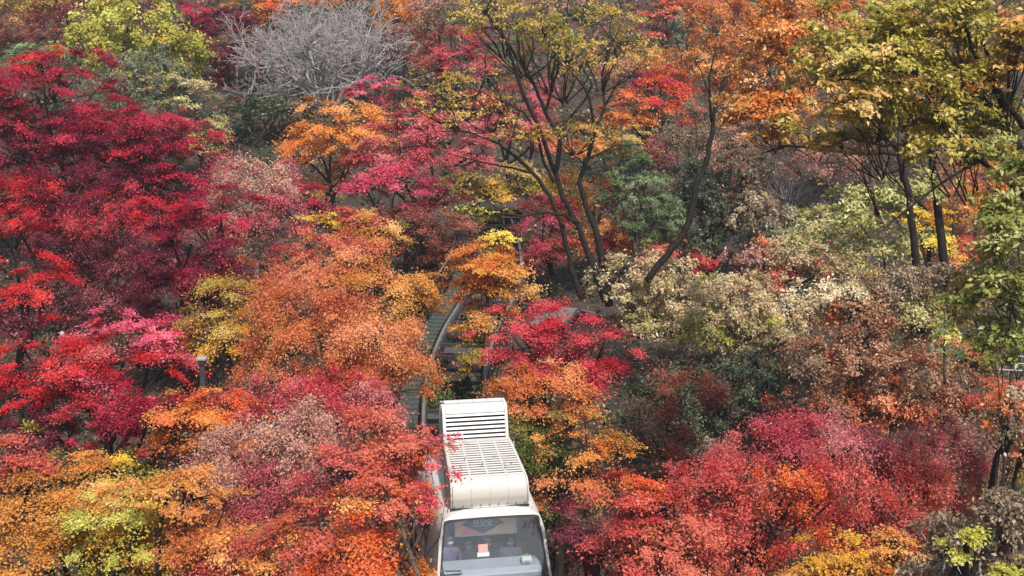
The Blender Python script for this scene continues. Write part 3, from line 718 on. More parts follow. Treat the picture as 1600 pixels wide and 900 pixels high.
person('person in a dark violet coat standing at the left of the cabin', (-0.74, 0.38, -0.12), C_PURPLE, C_JEAN, True, False, True, 0.25, 0.98)
person('seated masked person with short black hair in the middle', (0.10, 0.84, -0.10), C_GREY, C_JEAN, False, False, True, -0.1, 1.02)
person('seated masked person with short black hair half hidden by the pink notice', (-0.30, 0.86, -0.12), C_GREY, C_JEAN, False, False, True, 0.1, 1.0)
person('seated person with long black hair and a pale top at the right', (0.55, 0.82, -0.10), C_PALE, C_PALE, False, True, True, -0.2, 1.02)
def bundle():
    r = empty('bag'); r.matrix_world = M_CAR @ Matrix.Translation((0.66, -0.20, 1.145)) @ Matrix.Scale(0.75, 4); tag(r, 'small white bag with a green patch lying behind the windscreen at the right', 'bag')
    MB().prism([(-0.10, 0.0), (-0.12, 0.10), (-0.07, 0.17), (0.07, 0.17), (0.12, 0.10), (0.10, 0.0)], -0.13, 0.13).build('pouch', plain('white_cloth', (0.5, 0.5, 0.47), 0.9), r, bevel=0.03)
    MB().box((0.0, -0.118, 0.085), (0.13, 0.02, 0.06)).build('patch', plain('green_cloth', (0.16, 0.36, 0.20), 0.9), r, bevel=0.008)
    MB().tube([(-0.07, 0, 0.16), (-0.05, 0, 0.23), (0.05, 0, 0.23), (0.07, 0, 0.16)], 0.010, 6).build('handle', plain('grey_strap', (0.3, 0.3, 0.3), 0.8), r)
bundle()

# ------------------------------------------------------------------ small built things among the trees
def lamp_post():
    p = P(317, 596, 31.0); r = empty('lamp_post', tuple(p)); g = float(terrain(p[0], p[1])) - p[2]
    tag(r, 'dark square lamp post with a pale flat cap among red leaves', 'lamp post')
    MB().box((0, 0, (g - 0.2 + 0.40) / 2), (0.11, 0.11, 0.40 - g + 0.2)).build('post', M_IRON, r, bevel=0.01)
    MB().box((0, 0, 0.455), (0.17, 0.17, 0.10)).build('lamp_head', M_DARK, r, bevel=0.01)
    MB().box((0, 0, 0.545), (0.21, 0.21, 0.06)).build('cap', plain('pale_cap', (0.26, 0.25, 0.22), 0.6), r, bevel=0.012)
lamp_post()
def globe_lamp():
    p = P(97, 522, 33.5); r = empty('globe_lamp', tuple(p)); g = float(terrain(p[0], p[1])) - p[2]
    tag(r, 'small white globe lamp on a dark post between red maples', 'lamp')
    MB().tube([(0, 0, g - 0.2), (0, 0, -0.06)], 0.035, 8).build('post', M_IRON, r)
    MB().tube([(0, 0, -0.07), (0, 0, -0.05), (0, 0, 0.0), (0, 0, 0.05), (0, 0, 0.075)], [0.025, 0.048, 0.064, 0.048, 0.015], 14).build('globe', plain('opal_glass', (0.26, 0.26, 0.25), 0.3), r, True)
globe_lamp()
def railing():
    a = P(1574, 578, 29.0); r = empty('railing', tuple(a)); tag(r, 'steel railing with three thin horizontal bars at the right edge', 'railing')
    g = float(terrain(a[0], a[1])) - a[2]; rb = plain('bright_rail', (0.20, 0.21, 0.22), 0.4, 0.5)
    for z in (0.0, 0.15, 0.31): MB().tube([(-0.1, 0, z), (3.4, -0.5, z)], 0.014, 8).build('bar', rb, r)
    for k in range(4): MB().tube([(k * 1.1 + 0.1, -k * 0.16 + 0.03, g - 0.2), (k * 1.1 + 0.1, -k * 0.16 + 0.03, 0.36)], 0.035, 8).build('post', M_IRON, r)
railing()
def hut():
    p = P(864, 506, 43.0); r = empty('garden_hut', tuple(p)); g = float(terrain(p[0], p[1])) - p[2]
    tag(r, 'low hut with a grey shingle roof behind the hot red maple', 'hut')
    r.rotation_euler = (0, 0, math.radians(-28))
    sh = plain('grey_shingle', (0.10, 0.092, 0.088), 0.95, noise=0.75, scale=11)
    w = 1.2
    MB().prism([(-0.15, g), (-0.15, 0.05), (1.6, 0.05), (1.6, g)], -w / 2 + 0.15, w / 2 - 0.15).build('wall', M_VOID, r)
    MB().prism([(-0.5, 0.0), (-0.5, 0.07), (0.7, 0.42), (1.9, 0.07), (1.9, 0.0), (0.7, 0.35)], -w / 2, w / 2).build('roof', sh, r)
    for sx in (-1, 1): MB().prism([(-0.54, -0.02), (-0.54, 0.10), (0.7, 0.46), (0.7, 0.33)], sx * w / 2 - 0.05, sx * w / 2 + 0.05).build('barge_board', M_IRON, r)
hut()
def shelter():
    p = P(785, 362, 52.0); r = empty('shelter', tuple(p)); g = float(terrain(p[0], p[1])) - p[2]
    tag(r, 'small dark open timber shelter behind the tall tree', 'shelter'); tm = plain('dark_timber', (0.035, 0.028, 0.024), 0.85, noise=0.3)
    MB().prism([(-0.2, 0.85), (-0.2, 0.95), (1.0, 1.25), (2.2, 0.95), (2.2, 0.85), (1.0, 1.13)], -0.85, 0.85).build('roof', tm, r)
    MB().box((0, 1.9, g / 2 + 0.42), (1.5, 0.06, 0.86 - g)).build('back_wall', tm, r)
    for x in (-0.7, 0.05, 0.7): MB().box((x, 0, (g + 0.85) / 2), (0.08, 0.08, 0.85 - g)).build('post', M_BARKB, r)
    MB().tube([(-0.75, -0.06, 0.12), (0.75, -0.06, 0.30)], 0.03, 6).build('rail', M_BARKB, r); MB().tube([(-0.75, -0.06, 0.55), (0.75, -0.06, 0.55)], 0.03, 6).build('rail', M_BARKB, r)
shelter()

def roof_leaves():
    n = 26; loc = np.stack([RNG.uniform(-0.95, 0.95, n), RNG.uniform(0.03, 1.6, n), np.full(n, 0.0)], -1)
    for q in loc:
        ax = abs(q[0]); q[2] = (2.70 + (q[1] - 0.1) * 0.11 + 0.06) if ax < 0.70 and q[1] > 0.4 else (2.225 - 0.06 * max(0, ax - 0.5) / 0.25 - 0.10 * max(0, ax - 0.75) / 0.13 * 0.6 + 0.012)
        if ax < 0.76 and q[1] <= 0.4: q[0] = math.copysign(0.80, q[0]); q[2] = 2.165
    W = np.array([list(M_CAR @ Vector(q)) for q in loc]); N = RNG.normal(size=(n, 3)) * 0.2; N[:, 2] += 1
    o = leaves_obj('fallen_leaves', W, N, RNG.normal(size=(n, 3)), np.full(n, 0.055), np.full(n, 0.04), leaf_colors(PAL['maroonbrown'], RNG.uniform(0, 1, n)), M_LEAF, None)
    tag(o, 'few fallen brown leaves lying on the white car roof', 'leaves', kind='stuff')
roof_leaves()

# ------------------------------------------------------------------ trees: (px, py, rx, ry, palette[, depth offset[, density]]) per crown lobe
G_MAPLE = 'maples in autumn leaf on the slope'; G_SHRUB = 'shrubs on the slope'; G_FAR = 'far trees along the top of the slope'; G_OAK = 'oaks at the right edge'
# --- left: the crimson maples
tree('maple_tree', 'huge deep crimson maple at the left edge above the wine red one', 'maple tree',
     [(60, 165, 120, 70, 'crimson'), (200, 205, 105, 60, 'crimson'), (30, 240, 100, 55, 'crimsondark', -0.5), (150, 260, 120, 50, 'crimsondark', -0.5), (265, 275, 100, 55, 'crimson'), (240, 330, 70, 45, 'crimsondark'), (65, 100, 45, 22, 'red'), (30, 300, 70, 40, 'crimsondark'), (20, 200, 70, 50, 'crimson'), (110, 220, 80, 46, 'crimsondark', 0.6), (200, 290, 80, 44, 'crimsondark')], 'maple', hc=6.0, group=G_MAPLE)
tree('maple_tree', 'dark crimson maple between the wine red maple and the amber one', 'maple tree',
     [(300, 395, 75, 75, 'crimsondark'), (345, 335, 60, 45, 'crimson'), (275, 480, 70, 45, 'crimsondark'), (235, 540, 70, 50, 'crimsondark'), (330, 430, 45, 35, 'crimson'), (250, 330, 50, 26, 'red')], 'maple', hc=4.2, group=G_MAPLE)
tree('maple_tree', 'dull wine red maple with brighter top patches near the left edge', 'maple tree',
     [(120, 305, 80, 45, 'crimsondark'), (190, 350, 90, 34, 'hotred', -0.8), (40, 310, 60, 40, 'red'), (205, 420, 100, 60, 'dustymaroon'), (110, 400, 70, 60, 'maroon'), (150, 460, 80, 45, 'dustymaroon'), (90, 335, 60, 30, 'crimsondark')], 'fine', hc=4.5, group=G_MAPLE, bark=M_BARKB)
tree('maple_tree', 'bright scarlet maple cut by the left edge below the dull wine red maple', 'maple tree',
     [(20, 400, 65, 45, 'red'), (50, 450, 70, 40, 'red'), (15, 340, 40, 28, 'red'), (45, 500, 65, 35, 'crimsondark')], 'maple', hc=4.8, group=G_MAPLE)
tree('maple_tree', 'broad bright red maple with pink shoot tips at lower left', 'maple tree',
     [(70, 570, 120, 42, 'red'), (195, 570, 95, 40, 'red'), (235, 525, 50, 26, 'hotpink'), (185, 505, 50, 20, 'hotpink', 0, 0.7), (265, 560, 45, 22, 'rose'), (40, 615, 90, 35, 'red'), (150, 610, 80, 30, 'crimson')], 'maple', hc=4.6, group=G_MAPLE)
tree('maple_tree', 'crimson maple with drooping boughs under the broad bright red one', 'maple tree',
     [(235, 650, 85, 36, 'crimson'), (170, 645, 80, 28, 'hotred'), (260, 690, 55, 30, 'crimson'), (85, 710, 60, 24, 'crimson'), (60, 660, 70, 26, 'crimsondark', 0.8)], 'maple', hc=3.8, group=G_MAPLE)
tree('maple_tree', 'amber yellow maple standing behind the lamp post', 'maple tree',
     [(345, 480, 60, 45, 'oliveamber'), (385, 520, 55, 45, 'amber'), (335, 535, 45, 28, 'amber'), (420, 500, 40, 50, 'amberorange')], 'maple', hc=3.8, group=G_MAPLE, dens=0.9)
# --- bottom left
tree('maple_tree', 'golden orange maple filling the bottom left corner', 'maple tree',
     [(60, 790, 90, 55, 'amberorange'), (30, 730, 60, 40, 'coral'), (60, 870, 100, 55, 'amberorange'), (140, 900, 80, 50, 'salmon', -0.5), (110, 820, 60, 40, 'amberorange', -0.5)], 'maple', hc=4.8, group=G_MAPLE)
tree('maple_tree', 'small golden orange maple in front of a dark hollow at lower left', 'maple tree',
     [(160, 735, 48, 28, 'gold'), (130, 745, 36, 34, 'orange'), (150, 775, 40, 22, 'orange')], 'maple', hc=4.3, group=G_MAPLE, dens=0.85)
tree('maple_tree', 'yellow and lime maple among orange ones at the lower left', 'maple tree',
     [(200, 820, 85, 48, 'amber'), (185, 850, 75, 42, 'yellowgreen', -0.6), (260, 850, 70, 45, 'amber'), (220, 890, 80, 40, 'oliveamber'), (210, 780, 80, 24, 'salmon')], 'maple', hc=4.8, group=G_MAPLE)
tree('maple_tree', 'salmon coral maple left of the bottom grey twigs', 'maple tree',
     [(330, 850, 70, 55, 'salmon'), (300, 780, 60, 36, 'salmon'), (350, 900, 80, 45, 'coral'), (270, 760, 50, 26, 'amberorange')], 'maple', hc=4.8, group=G_MAPLE)
tree('maple_tree', 'orange maple beside the drooping crimson one', 'maple tree',
     [(305, 660, 60, 36, 'orange'), (340, 690, 55, 34, 'orange'), (260, 645, 50, 24, 'amberorange'), (350, 640, 60, 30, 'redorange')], 'maple', hc=3.8, group=G_MAPLE)
tree('maple_tree', 'dusty pink fine-leaved maple in the lower left centre', 'maple tree',
     [(400, 720, 90, 60, 'dustypink'), (440, 780, 100, 60, 'duskrose'), (350, 760, 60, 50, 'dustypink'), (470, 690, 70, 45, 'dustypink'), (380, 800, 80, 46, 'duskrose')], 'fine', hc=4.6, group=G_MAPLE, bark=M_BARKB)
tree('maple_tree', 'rose red maple above the dusty pink one', 'maple tree',
     [(440, 640, 100, 34, 'rose'), (520, 625, 70, 36, 'hotred'), (370, 640, 50, 26, 'coral'), (580, 650, 50, 36, 'duskrose')], 'fine', hc=3.9, group=G_MAPLE, bark=M_BARKB)
tree('maple_tree', 'coral and rose maple whose boughs lean towards the cable car roof', 'maple tree',
     [(570, 700, 75, 55, 'coral'), (600, 670, 46, 48, 'coral'), (545, 750, 80, 50, 'rose'), (628, 740, 42, 52, 'redorange'), (675, 730, 34, 42, 'rose', -1.5, 0.55), (690, 690, 24, 18, 'rose', -1.8, 0.4), (660, 775, 24, 34, 'hotred', -1.4, 0.7), (662, 690, 24, 36, 'coral', -1.2, 0.7)], 'maple', d=25.2, base=(570,), group=G_MAPLE, twigs=5, r0=0.06)
tree('maple_tree', 'vivid orange red maple at the bottom beside the car', 'maple tree',
     [(600, 830, 60, 60, 'redorange'), (560, 880, 75, 45, 'redorange'), (620, 885, 46, 42, 'orange'), (610, 780, 50, 40, 'coral'), (668, 795, 22, 20, 'hotred', -0.8, 0.5)], 'maple', d=22.4, group=G_MAPLE, bark=M_BARKB)
tree('maple_tree', 'coral maple with bare grey twigs at the bottom', 'maple tree',
     [(470, 860, 80, 50, 'coral'), (430, 895, 80, 40, 'coral'), (500, 815, 70, 40, 'copper'), (400, 850, 50, 40, 'salmon')], 'maple', d=22.8, group=G_MAPLE, bark=M_BARKB)
# --- left centre
tree('maple_tree', 'large russet copper maple left of the track', 'maple tree',
     [(540, 545, 120, 62, 'russet'), (450, 560, 60, 55, 'copper'), (480, 490, 80, 50, 'copper'), (598, 560, 50, 52, 'russet'), (560, 600, 100, 40, 'russet')], 'fine', hc=4.6, group=G_MAPLE, bark=M_BARKB)
tree('maple_tree', 'amber orange maple topping the russet one by the track', 'maple tree',
     [(590, 450, 80, 48, 'amberorange'), (530, 425, 80, 42, 'copper'), (640, 470, 40, 42, 'amberorange'), (600, 495, 75, 26, 'amber')], 'maple', hc=4.6, group=G_MAPLE)
tree('maple_tree', 'coral red maple between the dusty pink crown and the amber one', 'maple tree',
     [(530, 395, 60, 26, 'coral'), (450, 430, 60, 36, 'coral'), (405, 415, 50, 26, 'copper'), (430, 470, 50, 32, 'coral'), (370, 440, 40, 24, 'salmon')], 'maple', hc=4.0, group=G_MAPLE)
tree('maple_tree', 'small lemon yellow maple with a coral right half', 'maple tree',
     [(505, 352, 40, 24, 'yellow'), (560, 355, 45, 30, 'coral'), (590, 365, 45, 30, 'amberorange'), (530, 372, 40, 18, 'coral')], 'maple', hc=3.8, group=G_MAPLE)
tree('maple_tree', 'pale dusty pink tree below the cream yellow crown', 'maple tree',
     [(395, 285, 60, 42, 'dustypink'), (375, 340, 70, 45, 'dustypink'), (430, 345, 45, 45, 'duskrose'), (395, 380, 60, 26, 'taupe')], 'fine', hc=4.4, group=G_MAPLE, bark=M_BARKG)
tree('maple_tree', 'glowing orange maple with open layered boughs and dark stem', 'maple tree',
     [(525, 188, 70, 32, 'orange', -0.8), (485, 222, 54, 24, 'orange', -0.8), (570, 212, 54, 34, 'orange', -0.8), (500, 290, 46, 18, 'amberorange'), (540, 262, 28, 26, 'orange'), (465, 245, 24, 9, 'orange')], 'maple', hc=4.6, base=(520,), group=G_MAPLE)
tree('maple_tree', 'pink maple with dusty rose crown right of the glowing orange one', 'maple tree',
     [(625, 230, 55, 45, 'rose'), (700, 230, 65, 42, 'duskrose'), (660, 200, 45, 28, 'rose'), (740, 245, 30, 30, 'duskrose'), (590, 260, 40, 30, 'rose')], 'maple', hc=4.6, group=G_MAPLE)
tree('maple_tree', 'hot pink maple below the dusty rose crown', 'maple tree',
     [(625, 285, 65, 28, 'hotpink'), (570, 300, 36, 24, 'hotpink'), (690, 300, 40, 24, 'rose')], 'maple', hc=4.0, group=G_MAPLE)
tree('maple_tree', 'deep red low maple under the glowing orange one', 'maple tree',
     [(470, 315, 36, 22, 'crimson'), (510, 330, 34, 16, 'crimson'), (455, 280, 26, 26, 'rose')], 'maple', hc=3.0, group=G_MAPLE)
tree('maple_tree', 'brown maroon maple with green patches above the track', 'maple tree',
     [(690, 360, 55, 40, 'maroonbrown'), (640, 340, 40, 30, 'maroonbrown'), (715, 390, 40, 30, 'maroonbrown'), (650, 390, 40, 26, 'green', 0.3), (680, 410, 40, 22, 'maroonbrown')], 'maple', hc=3.6, group=G_MAPLE)
# --- upper left
tree('tree', 'puffy yellow green tree near the top left corner', 'tree',
     [(205, 30, 70, 48, 'yellowgreen'), (140, 52, 48, 36, 'yellowgreen'), (255, 75, 65, 38, 'yellowgreen'), (190, 90, 55, 38, 'yellowgreen'), (240, 110, 55, 22, 'yellowgreen'), (165, 118, 22, 18, 'gold')], 'puffy', d=66, group=G_FAR)
tree('willow_tree', 'grey green feathery willow under the puffy yellow green tree', 'willow tree',
     [(225, 135, 65, 50, 'greygreen'), (265, 165, 55, 48, 'greygreen'), (190, 120, 35, 40, 'greygreen'), (285, 215, 24, 34, 'greygreen')], 'feather', hc=4.6)
tree('tree', 'cream yellow spreading tree right of the willow', 'tree',
     [(305, 175, 40, 40, 'creamolive'), (280, 140, 45, 24, 'cream'), (320, 225, 32, 18, 'yellowgreen'), (335, 200, 22, 26, 'creamolive')], 'maple', hc=3.6, dens=0.8)
tree('maple_tree', 'dark crimson maple with a pale stem near the top left', 'maple tree',
     [(340, 70, 72, 48, 'crimsondark'), (290, 35, 45, 28, 'crimson'), (375, 95, 42, 38, 'crimsondark'), (320, 115, 50, 28, 'crimsondark'), (360, 40, 50, 26, 'crimsondark')], 'maple', d=80, group=G_FAR, base=(371,), stems=[[(368, 172, 4), (371, 145, 3.6), (369, 120, 3), (372, 60, 1.5)]], bark=M_BARKP)
tree('tree', 'dull maroon brown tree in the top left corner', 'tree',
     [(50, 45, 80, 42, 'maroonbrown'), (110, 30, 50, 40, 'dustymaroon'), (20, 75, 50, 22, 'maroonbrown'), (60, 5, 70, 20, 'oliveamber')], 'fine', d=88, group=G_FAR)
tree('pine_tree', 'dark green pine behind the huge crimson maple', 'pine tree',
     [(15, 88, 36, 18, 'pine'), (90, 80, 46, 14, 'pine'), (60, 100, 40, 14, 'pine'), (140, 95, 24, 12, 'pine')], 'pine', hc=3.4)
tree('tree', 'orange amber tree at the top beside the bare grey one', 'tree',
     [(395, 12, 36, 24, 'amberorange'), (425, 5, 20, 20, 'redorange'), (420, 30, 18, 16, 'orange')], 'maple', hc=4.0, group=G_FAR)
tree('tree', 'brownish orange tree at the top behind the bare grey one', 'tree',
     [(610, 25, 34, 30, 'salmon'), (650, 50, 40, 34, 'maroonbrown'), (635, 15, 30, 20, 'russet')], 'fine', hc=4.0, group=G_FAR)
tree('tree', 'muted maroon tree right of the bare grey one', 'tree', [(660, 85, 36, 22, 'maroonbrown'), (630, 70, 30, 20, 'maroonbrown')], 'fine', hc=3.0, group=G_FAR)
tree('tree', 'grey brown thin-leaved tree at the top left of centre', 'tree', [(700, 40, 50, 34, 'taupe'), (680, 10, 40, 20, 'dustypink')], 'fine', hc=4.2, group=G_FAR, dens=0.7)
tree('maple_tree', 'small crimson maple at the foot of the bare grey tree', 'maple tree', [(590, 135, 34, 18, 'hotpink'), (635, 150, 36, 16, 'rose'), (565, 145, 22, 14, 'crimson')], 'maple', hc=2.6, group=G_MAPLE)
bare_tree('bare_tree', 'large leafless grey tree with a dense twiggy crown', 'tree', (515, 172), 215, 250, nst=17, lev=5, r=0.10, rmin=0.013, spread=0.50, up=0.03, bark=M_BARKL)
bare_tree('bare_shrub', 'leafless grey shrub on the dark bank below the bare tree', 'shrub', (440, 150), 60, 60, nst=7, lev=3, r=0.04, rmin=0.012, spread=0.5)
# --- centre: the tall open tree with traced limbs
tree('tall_tree', 'tall dark-limbed tree with thin amber olive leaves in the centre', 'tree',
     [(800, 40, 90, 50, 'oliveamber', 0, .9), (890, 30, 80, 50, 'oliveamber', 0.5), (960, 70, 55, 55, 'oakamber'), (880, 100, 70, 36, 'oliveamber', 0.8), (680, 135, 50, 24, 'oakamber', -0.5), (720, 170, 70, 28, 'oliveamber', -0.4), (660, 165, 36, 18, 'oakamber', -0.8), (760, 120, 60, 30, 'oliveamber', 0.4), (810, 215, 60, 18, 'oakamber', -0.6), (905, 205, 50, 16, 'oliveamber', -0.5), (730, 290, 45, 22, 'olive', -1.0), (745, 325, 40, 12, 'yellowgreen', -1.0), (760, 20, 50, 34, 'oliveamber', -0.4), (850, 60, 60, 40, 'olive', -0.8)],
     'sparse', dens=0.52, d=46.0, base=(925,), twigs=14, r0=0.16,
     stems=[[(952, 478, 7.02), (944, 420, 5.85), (934, 370, 5.46), (915, 320, 4.68), (905, 285, 4.21), (915, 255, 3.59), (930, 205, 3.12), (945, 165, 2.34, 0.6), (940, 120, 1.87, 0.8), (955, 60, 0.94, 1)],
            [(946, 470, 6.63), (925, 410, 5.46), (905, 355, 5.07), (880, 310, 4.68), (868, 270, 4.06), (875, 215, 3.9), (852, 175, 3.43), (838, 140, 2.81), (820, 110, 2.34, -0.5), (790, 60, 1.4, -0.8), (770, 20, 0.78, -1)],
            [(910, 468, 5.46), (892, 420, 4.84), (880, 360, 4.37), (862, 310, 3.9), (832, 270, 3.43), (806, 245, 2.81), (780, 225, 1.95, -0.5), (730, 205, 1.09, -0.9), (680, 205, 0.62, -1)],
            [(905, 350, 3.12), (880, 335, 2.65, -0.4), (850, 332, 2.34, -0.6), (815, 338, 1.87, -0.8), (780, 332, 1.4, -1), (745, 322, 0.78, -1.2)],
            [(866, 285, 3.12), (850, 255, 2.5), (838, 205, 2.34, -0.3), (818, 175, 1.87, -0.5), (790, 160, 1.25, -0.6), (740, 140, 0.78, -0.6)],
            [(875, 215, 3.12), (885, 190, 2.34), (915, 155, 2.03, 0.4), (925, 130, 1.56, 0.5), (905, 100, 0.94, 0.6)],
            [(852, 175, 2.5), (860, 150, 2.03, 0.3), (868, 95, 1.56, 0.6), (862, 50, 0.78, 0.8)],
            [(838, 140, 2.03), (812, 85, 1.56, 0.4), (808, 45, 0.78, 0.5)],
            [(930, 205, 2.34), (920, 150, 2.03, -0.4), (912, 135, 1.87, -0.5), (890, 110, 1.09, -0.7), (860, 85, 0.78, -0.8)],
            [(945, 165, 1.87, 0.6), (965, 130, 1.4, 1), (985, 115, 0.78, 1.2)],
            [(915, 250, 2.34), (960, 228, 1.56, 0.4), (1000, 226, 0.94, 0.5)],
            [(832, 270, 2.34), (800, 262, 1.87), (760, 255, 1.25, -0.3), (700, 240, 0.7, -0.4)],
            [(760, 20, 2.34, -1.2), (790, 62, 2.65, -1), (815, 140, 3.12, -0.6), (842, 200, 3.59, -0.3), (868, 272, 3.9)]])
tree('leaning_tree', 'bare thin tree with a long curved dark trunk right of centre', 'tree',
     [(1160, 60, 30, 22, 'salmon', 0, 0.35), (1110, 110, 24, 24, 'salmon', 0.4, 0.3)], 'sparse', d=45.0, base=(1030,), twigs=6, r0=0.05,
     stems=[[(1010, 440, 5), (1030, 412, 5.5), (1062, 375, 5.5), (1080, 330, 5), (1087, 290, 4.6), (1103, 255, 4.2), (1112, 215, 3.6), (1115, 180, 3.2), (1128, 130, 2.6, 0.3), (1150, 90, 1.8, 0.6), (1185, 45, 0.9, 0.9)],
            [(1112, 190, 2.4), (1109, 150, 2, -0.3), (1108, 120, 1.6, -0.4), (1118, 80, 0.9, -0.5)],
            [(1120, 160, 1.8), (1140, 118, 1.5, 0.2), (1170, 95, 0.8, 0.3)], [(1109, 150, 1.3, -0.3), (1095, 110, 1, -0.4), (1080, 85, 0.6, -0.5)]])
tree('maple_tree', 'hot pink maple seen behind the lower limbs of the tall tree', 'maple tree',
     [(850, 340, 36, 34, 'hotpink'), (870, 385, 44, 26, 'coral'), (840, 395, 40, 26, 'rose'), (880, 320, 30, 22, 'coral')], 'maple', hc=3.2, group=G_MAPLE)
tree('maple_tree', 'pink maple behind the upper limbs of the tall tree', 'maple tree',
     [(800, 190, 45, 28, 'hotpink'), (760, 180, 45, 30, 'rose'), (840, 210, 45, 26, 'coral'), (820, 150, 45, 24, 'duskrose'), (740, 210, 30, 18, 'rose')], 'maple', hc=4.0, group=G_MAPLE)
tree('maple_tree', 'rose maple near the top left of the tall tree', 'maple tree',
     [(710, 75, 40, 26, 'rose'), (740, 100, 40, 24, 'duskrose'), (690, 100, 26, 20, 'rose')], 'maple', hc=4.0, group=G_FAR)
tree('tree', 'olive amber tree behind the left limbs of the tall tree', 'tree',
     [(800, 280, 50, 30, 'oliveamber'), (770, 300, 40, 24, 'amber'), (752, 338, 30, 14, 'olive', -2.5), (800, 368, 40, 12, 'yellowgreen', -2.5), (825, 330, 24, 16, 'oliveamber', -2.5), (840, 290, 40, 24, 'oliveamber')], 'maple', hc=3.6, dens=0.8)
tree('maple_tree', 'blazing orange red maple right of the tall tree', 'maple tree',
     [(1020, 150, 48, 36, 'redorange'), (1035, 125, 36, 22, 'hotred'), (985, 180, 40, 22, 'orange'), (1060, 165, 30, 26, 'redorange'), (945, 195, 40, 18, 'salmon')], 'maple', hc=4.2, group=G_MAPLE)
tree('maple_tree', 'salmon orange maple behind the limbs right of the tall tree trunk', 'maple tree',
     [(990, 215, 40, 18, 'oliveamber'), (940, 235, 36, 16, 'orange'), (1010, 240, 26, 14, 'salmon'), (890, 240, 36, 20, 'salmon')], 'maple', hc=3.2, group=G_MAPLE)
tree('maple_tree', 'amber brown maple between the tall tree trunks and the pine', 'maple tree',
     [(930, 330, 40, 40, 'salmon'), (955, 380, 44, 28, 'russet'), (890, 300, 30, 30, 'oakamber'), (975, 370, 30, 30, 'rose')], 'fine', hc=3.0, group=G_MAPLE)
tree('tree', 'coral red tree at the top right of centre', 'tree', [(1040, 25, 24, 30, 'coral'), (1015, 45, 22, 24, 'coral'), (1055, 10, 20, 16, 'redorange')], 'maple', hc=4.0, group=G_FAR)
tree('pine_tree', 'grey green pine at the top between coral and salmon trees', 'pine tree', [(1075, 38, 28, 20, 'greygreen'), (1055, 52, 24, 12, 'greygreen'), (1090, 50, 20, 12, 'greygreen')], 'pine', d=82, group=G_FAR)
tree('tree', 'broad salmon brown tree at the top right of centre', 'tree',
     [(1130, 40, 60, 40, 'salmon'), (1170, 90, 55, 40, 'salmon'), (1100, 100, 50, 30, 'salmon'), (1110, 15, 50, 24, 'copper'), (1150, 140, 50, 30, 'russet')], 'fine', hc=5.0, bark=M_BARKB)
tree('tree', 'pale salmon tree behind the blazing orange red maple', 'tree', [(1010, 95, 40, 22, 'salmon'), (1060, 105, 40, 26, 'salmon'), (970, 110, 30, 18, 'dustypink')], 'fine', hc=3.4, group=G_FAR)
tree('pine_tree', 'green layered pine with pale stems in the centre right', 'pine tree',
     [(985, 245, 36, 16, 'pine'), (970, 275, 34, 14, 'pine'), (1010, 285, 44, 16, 'pine'), (985, 310, 44, 15, 'pine'), (1030, 320, 46, 18, 'pine'), (1000, 345, 44, 14, 'pine'), (1050, 350, 36, 14, 'pine'), (1020, 370, 30, 10, 'green'), (960, 300, 24, 10, 'pine')], 'pine', d=48.5, base=(990,), bark=M_BARKB, dens=1.25)
tree('evergreen_tree', 'dark evergreen behind the curved trunk right of the pine', 'tree',
     [(1120, 320, 50, 50, 'evergreen'), (1095, 370, 50, 34, 'evergreen'), (1160, 280, 46, 40, 'taupedark'), (1090, 290, 36, 30, 'evergreen')], 'shrub', hc=2.8)
tree('tree', 'brown withered tree above the dark evergreen', 'tree',
     [(1080, 215, 46, 40, 'taupe'), (1140, 230, 50, 40, 'dustypink'), (1180, 200, 40, 36, 'taupe'), (1040, 240, 30, 30, 'dustymaroon')], 'fine', hc=4.4, dens=0.8, bark=M_BARKB)
tree('maple_tree', 'small coral red maple in front of the pine', 'maple tree', [(1065, 395, 36, 20, 'coral'), (1030, 400, 26, 16, 'coral'), (1095, 415, 26, 14, 'hotred')], 'maple', hc=2.0, group=G_MAPLE)
bare_tree('bare_shrub', 'tan leafless shrub right of the dark evergreen', 'shrub', (1180, 400), 130, 70, nst=9, lev=4, r=0.035, rmin=0.008, spread=0.5, bark=M_BARKB)
bare_tree('bare_shrub', 'arching grey leafless shrub under the orange oak', 'shrub', (1230, 330), 110, 90, nst=11, lev=3, r=0.03, rmin=0.009, spread=0.4)
bare_tree('bare_sapling', 'pale leafless sapling under the oak limbs', 'sapling', (1305, 330), 70, 30, nst=2, lev=3, r=0.035, rmin=0.010, bark=M_BARKP)
bare_tree('bare_sapling', 'pale forked leafless sapling before the dark oak trunks', 'sapling', (1325, 335), 100, 40, nst=3, lev=3, r=0.035, rmin=0.010, bark=M_BARKP)
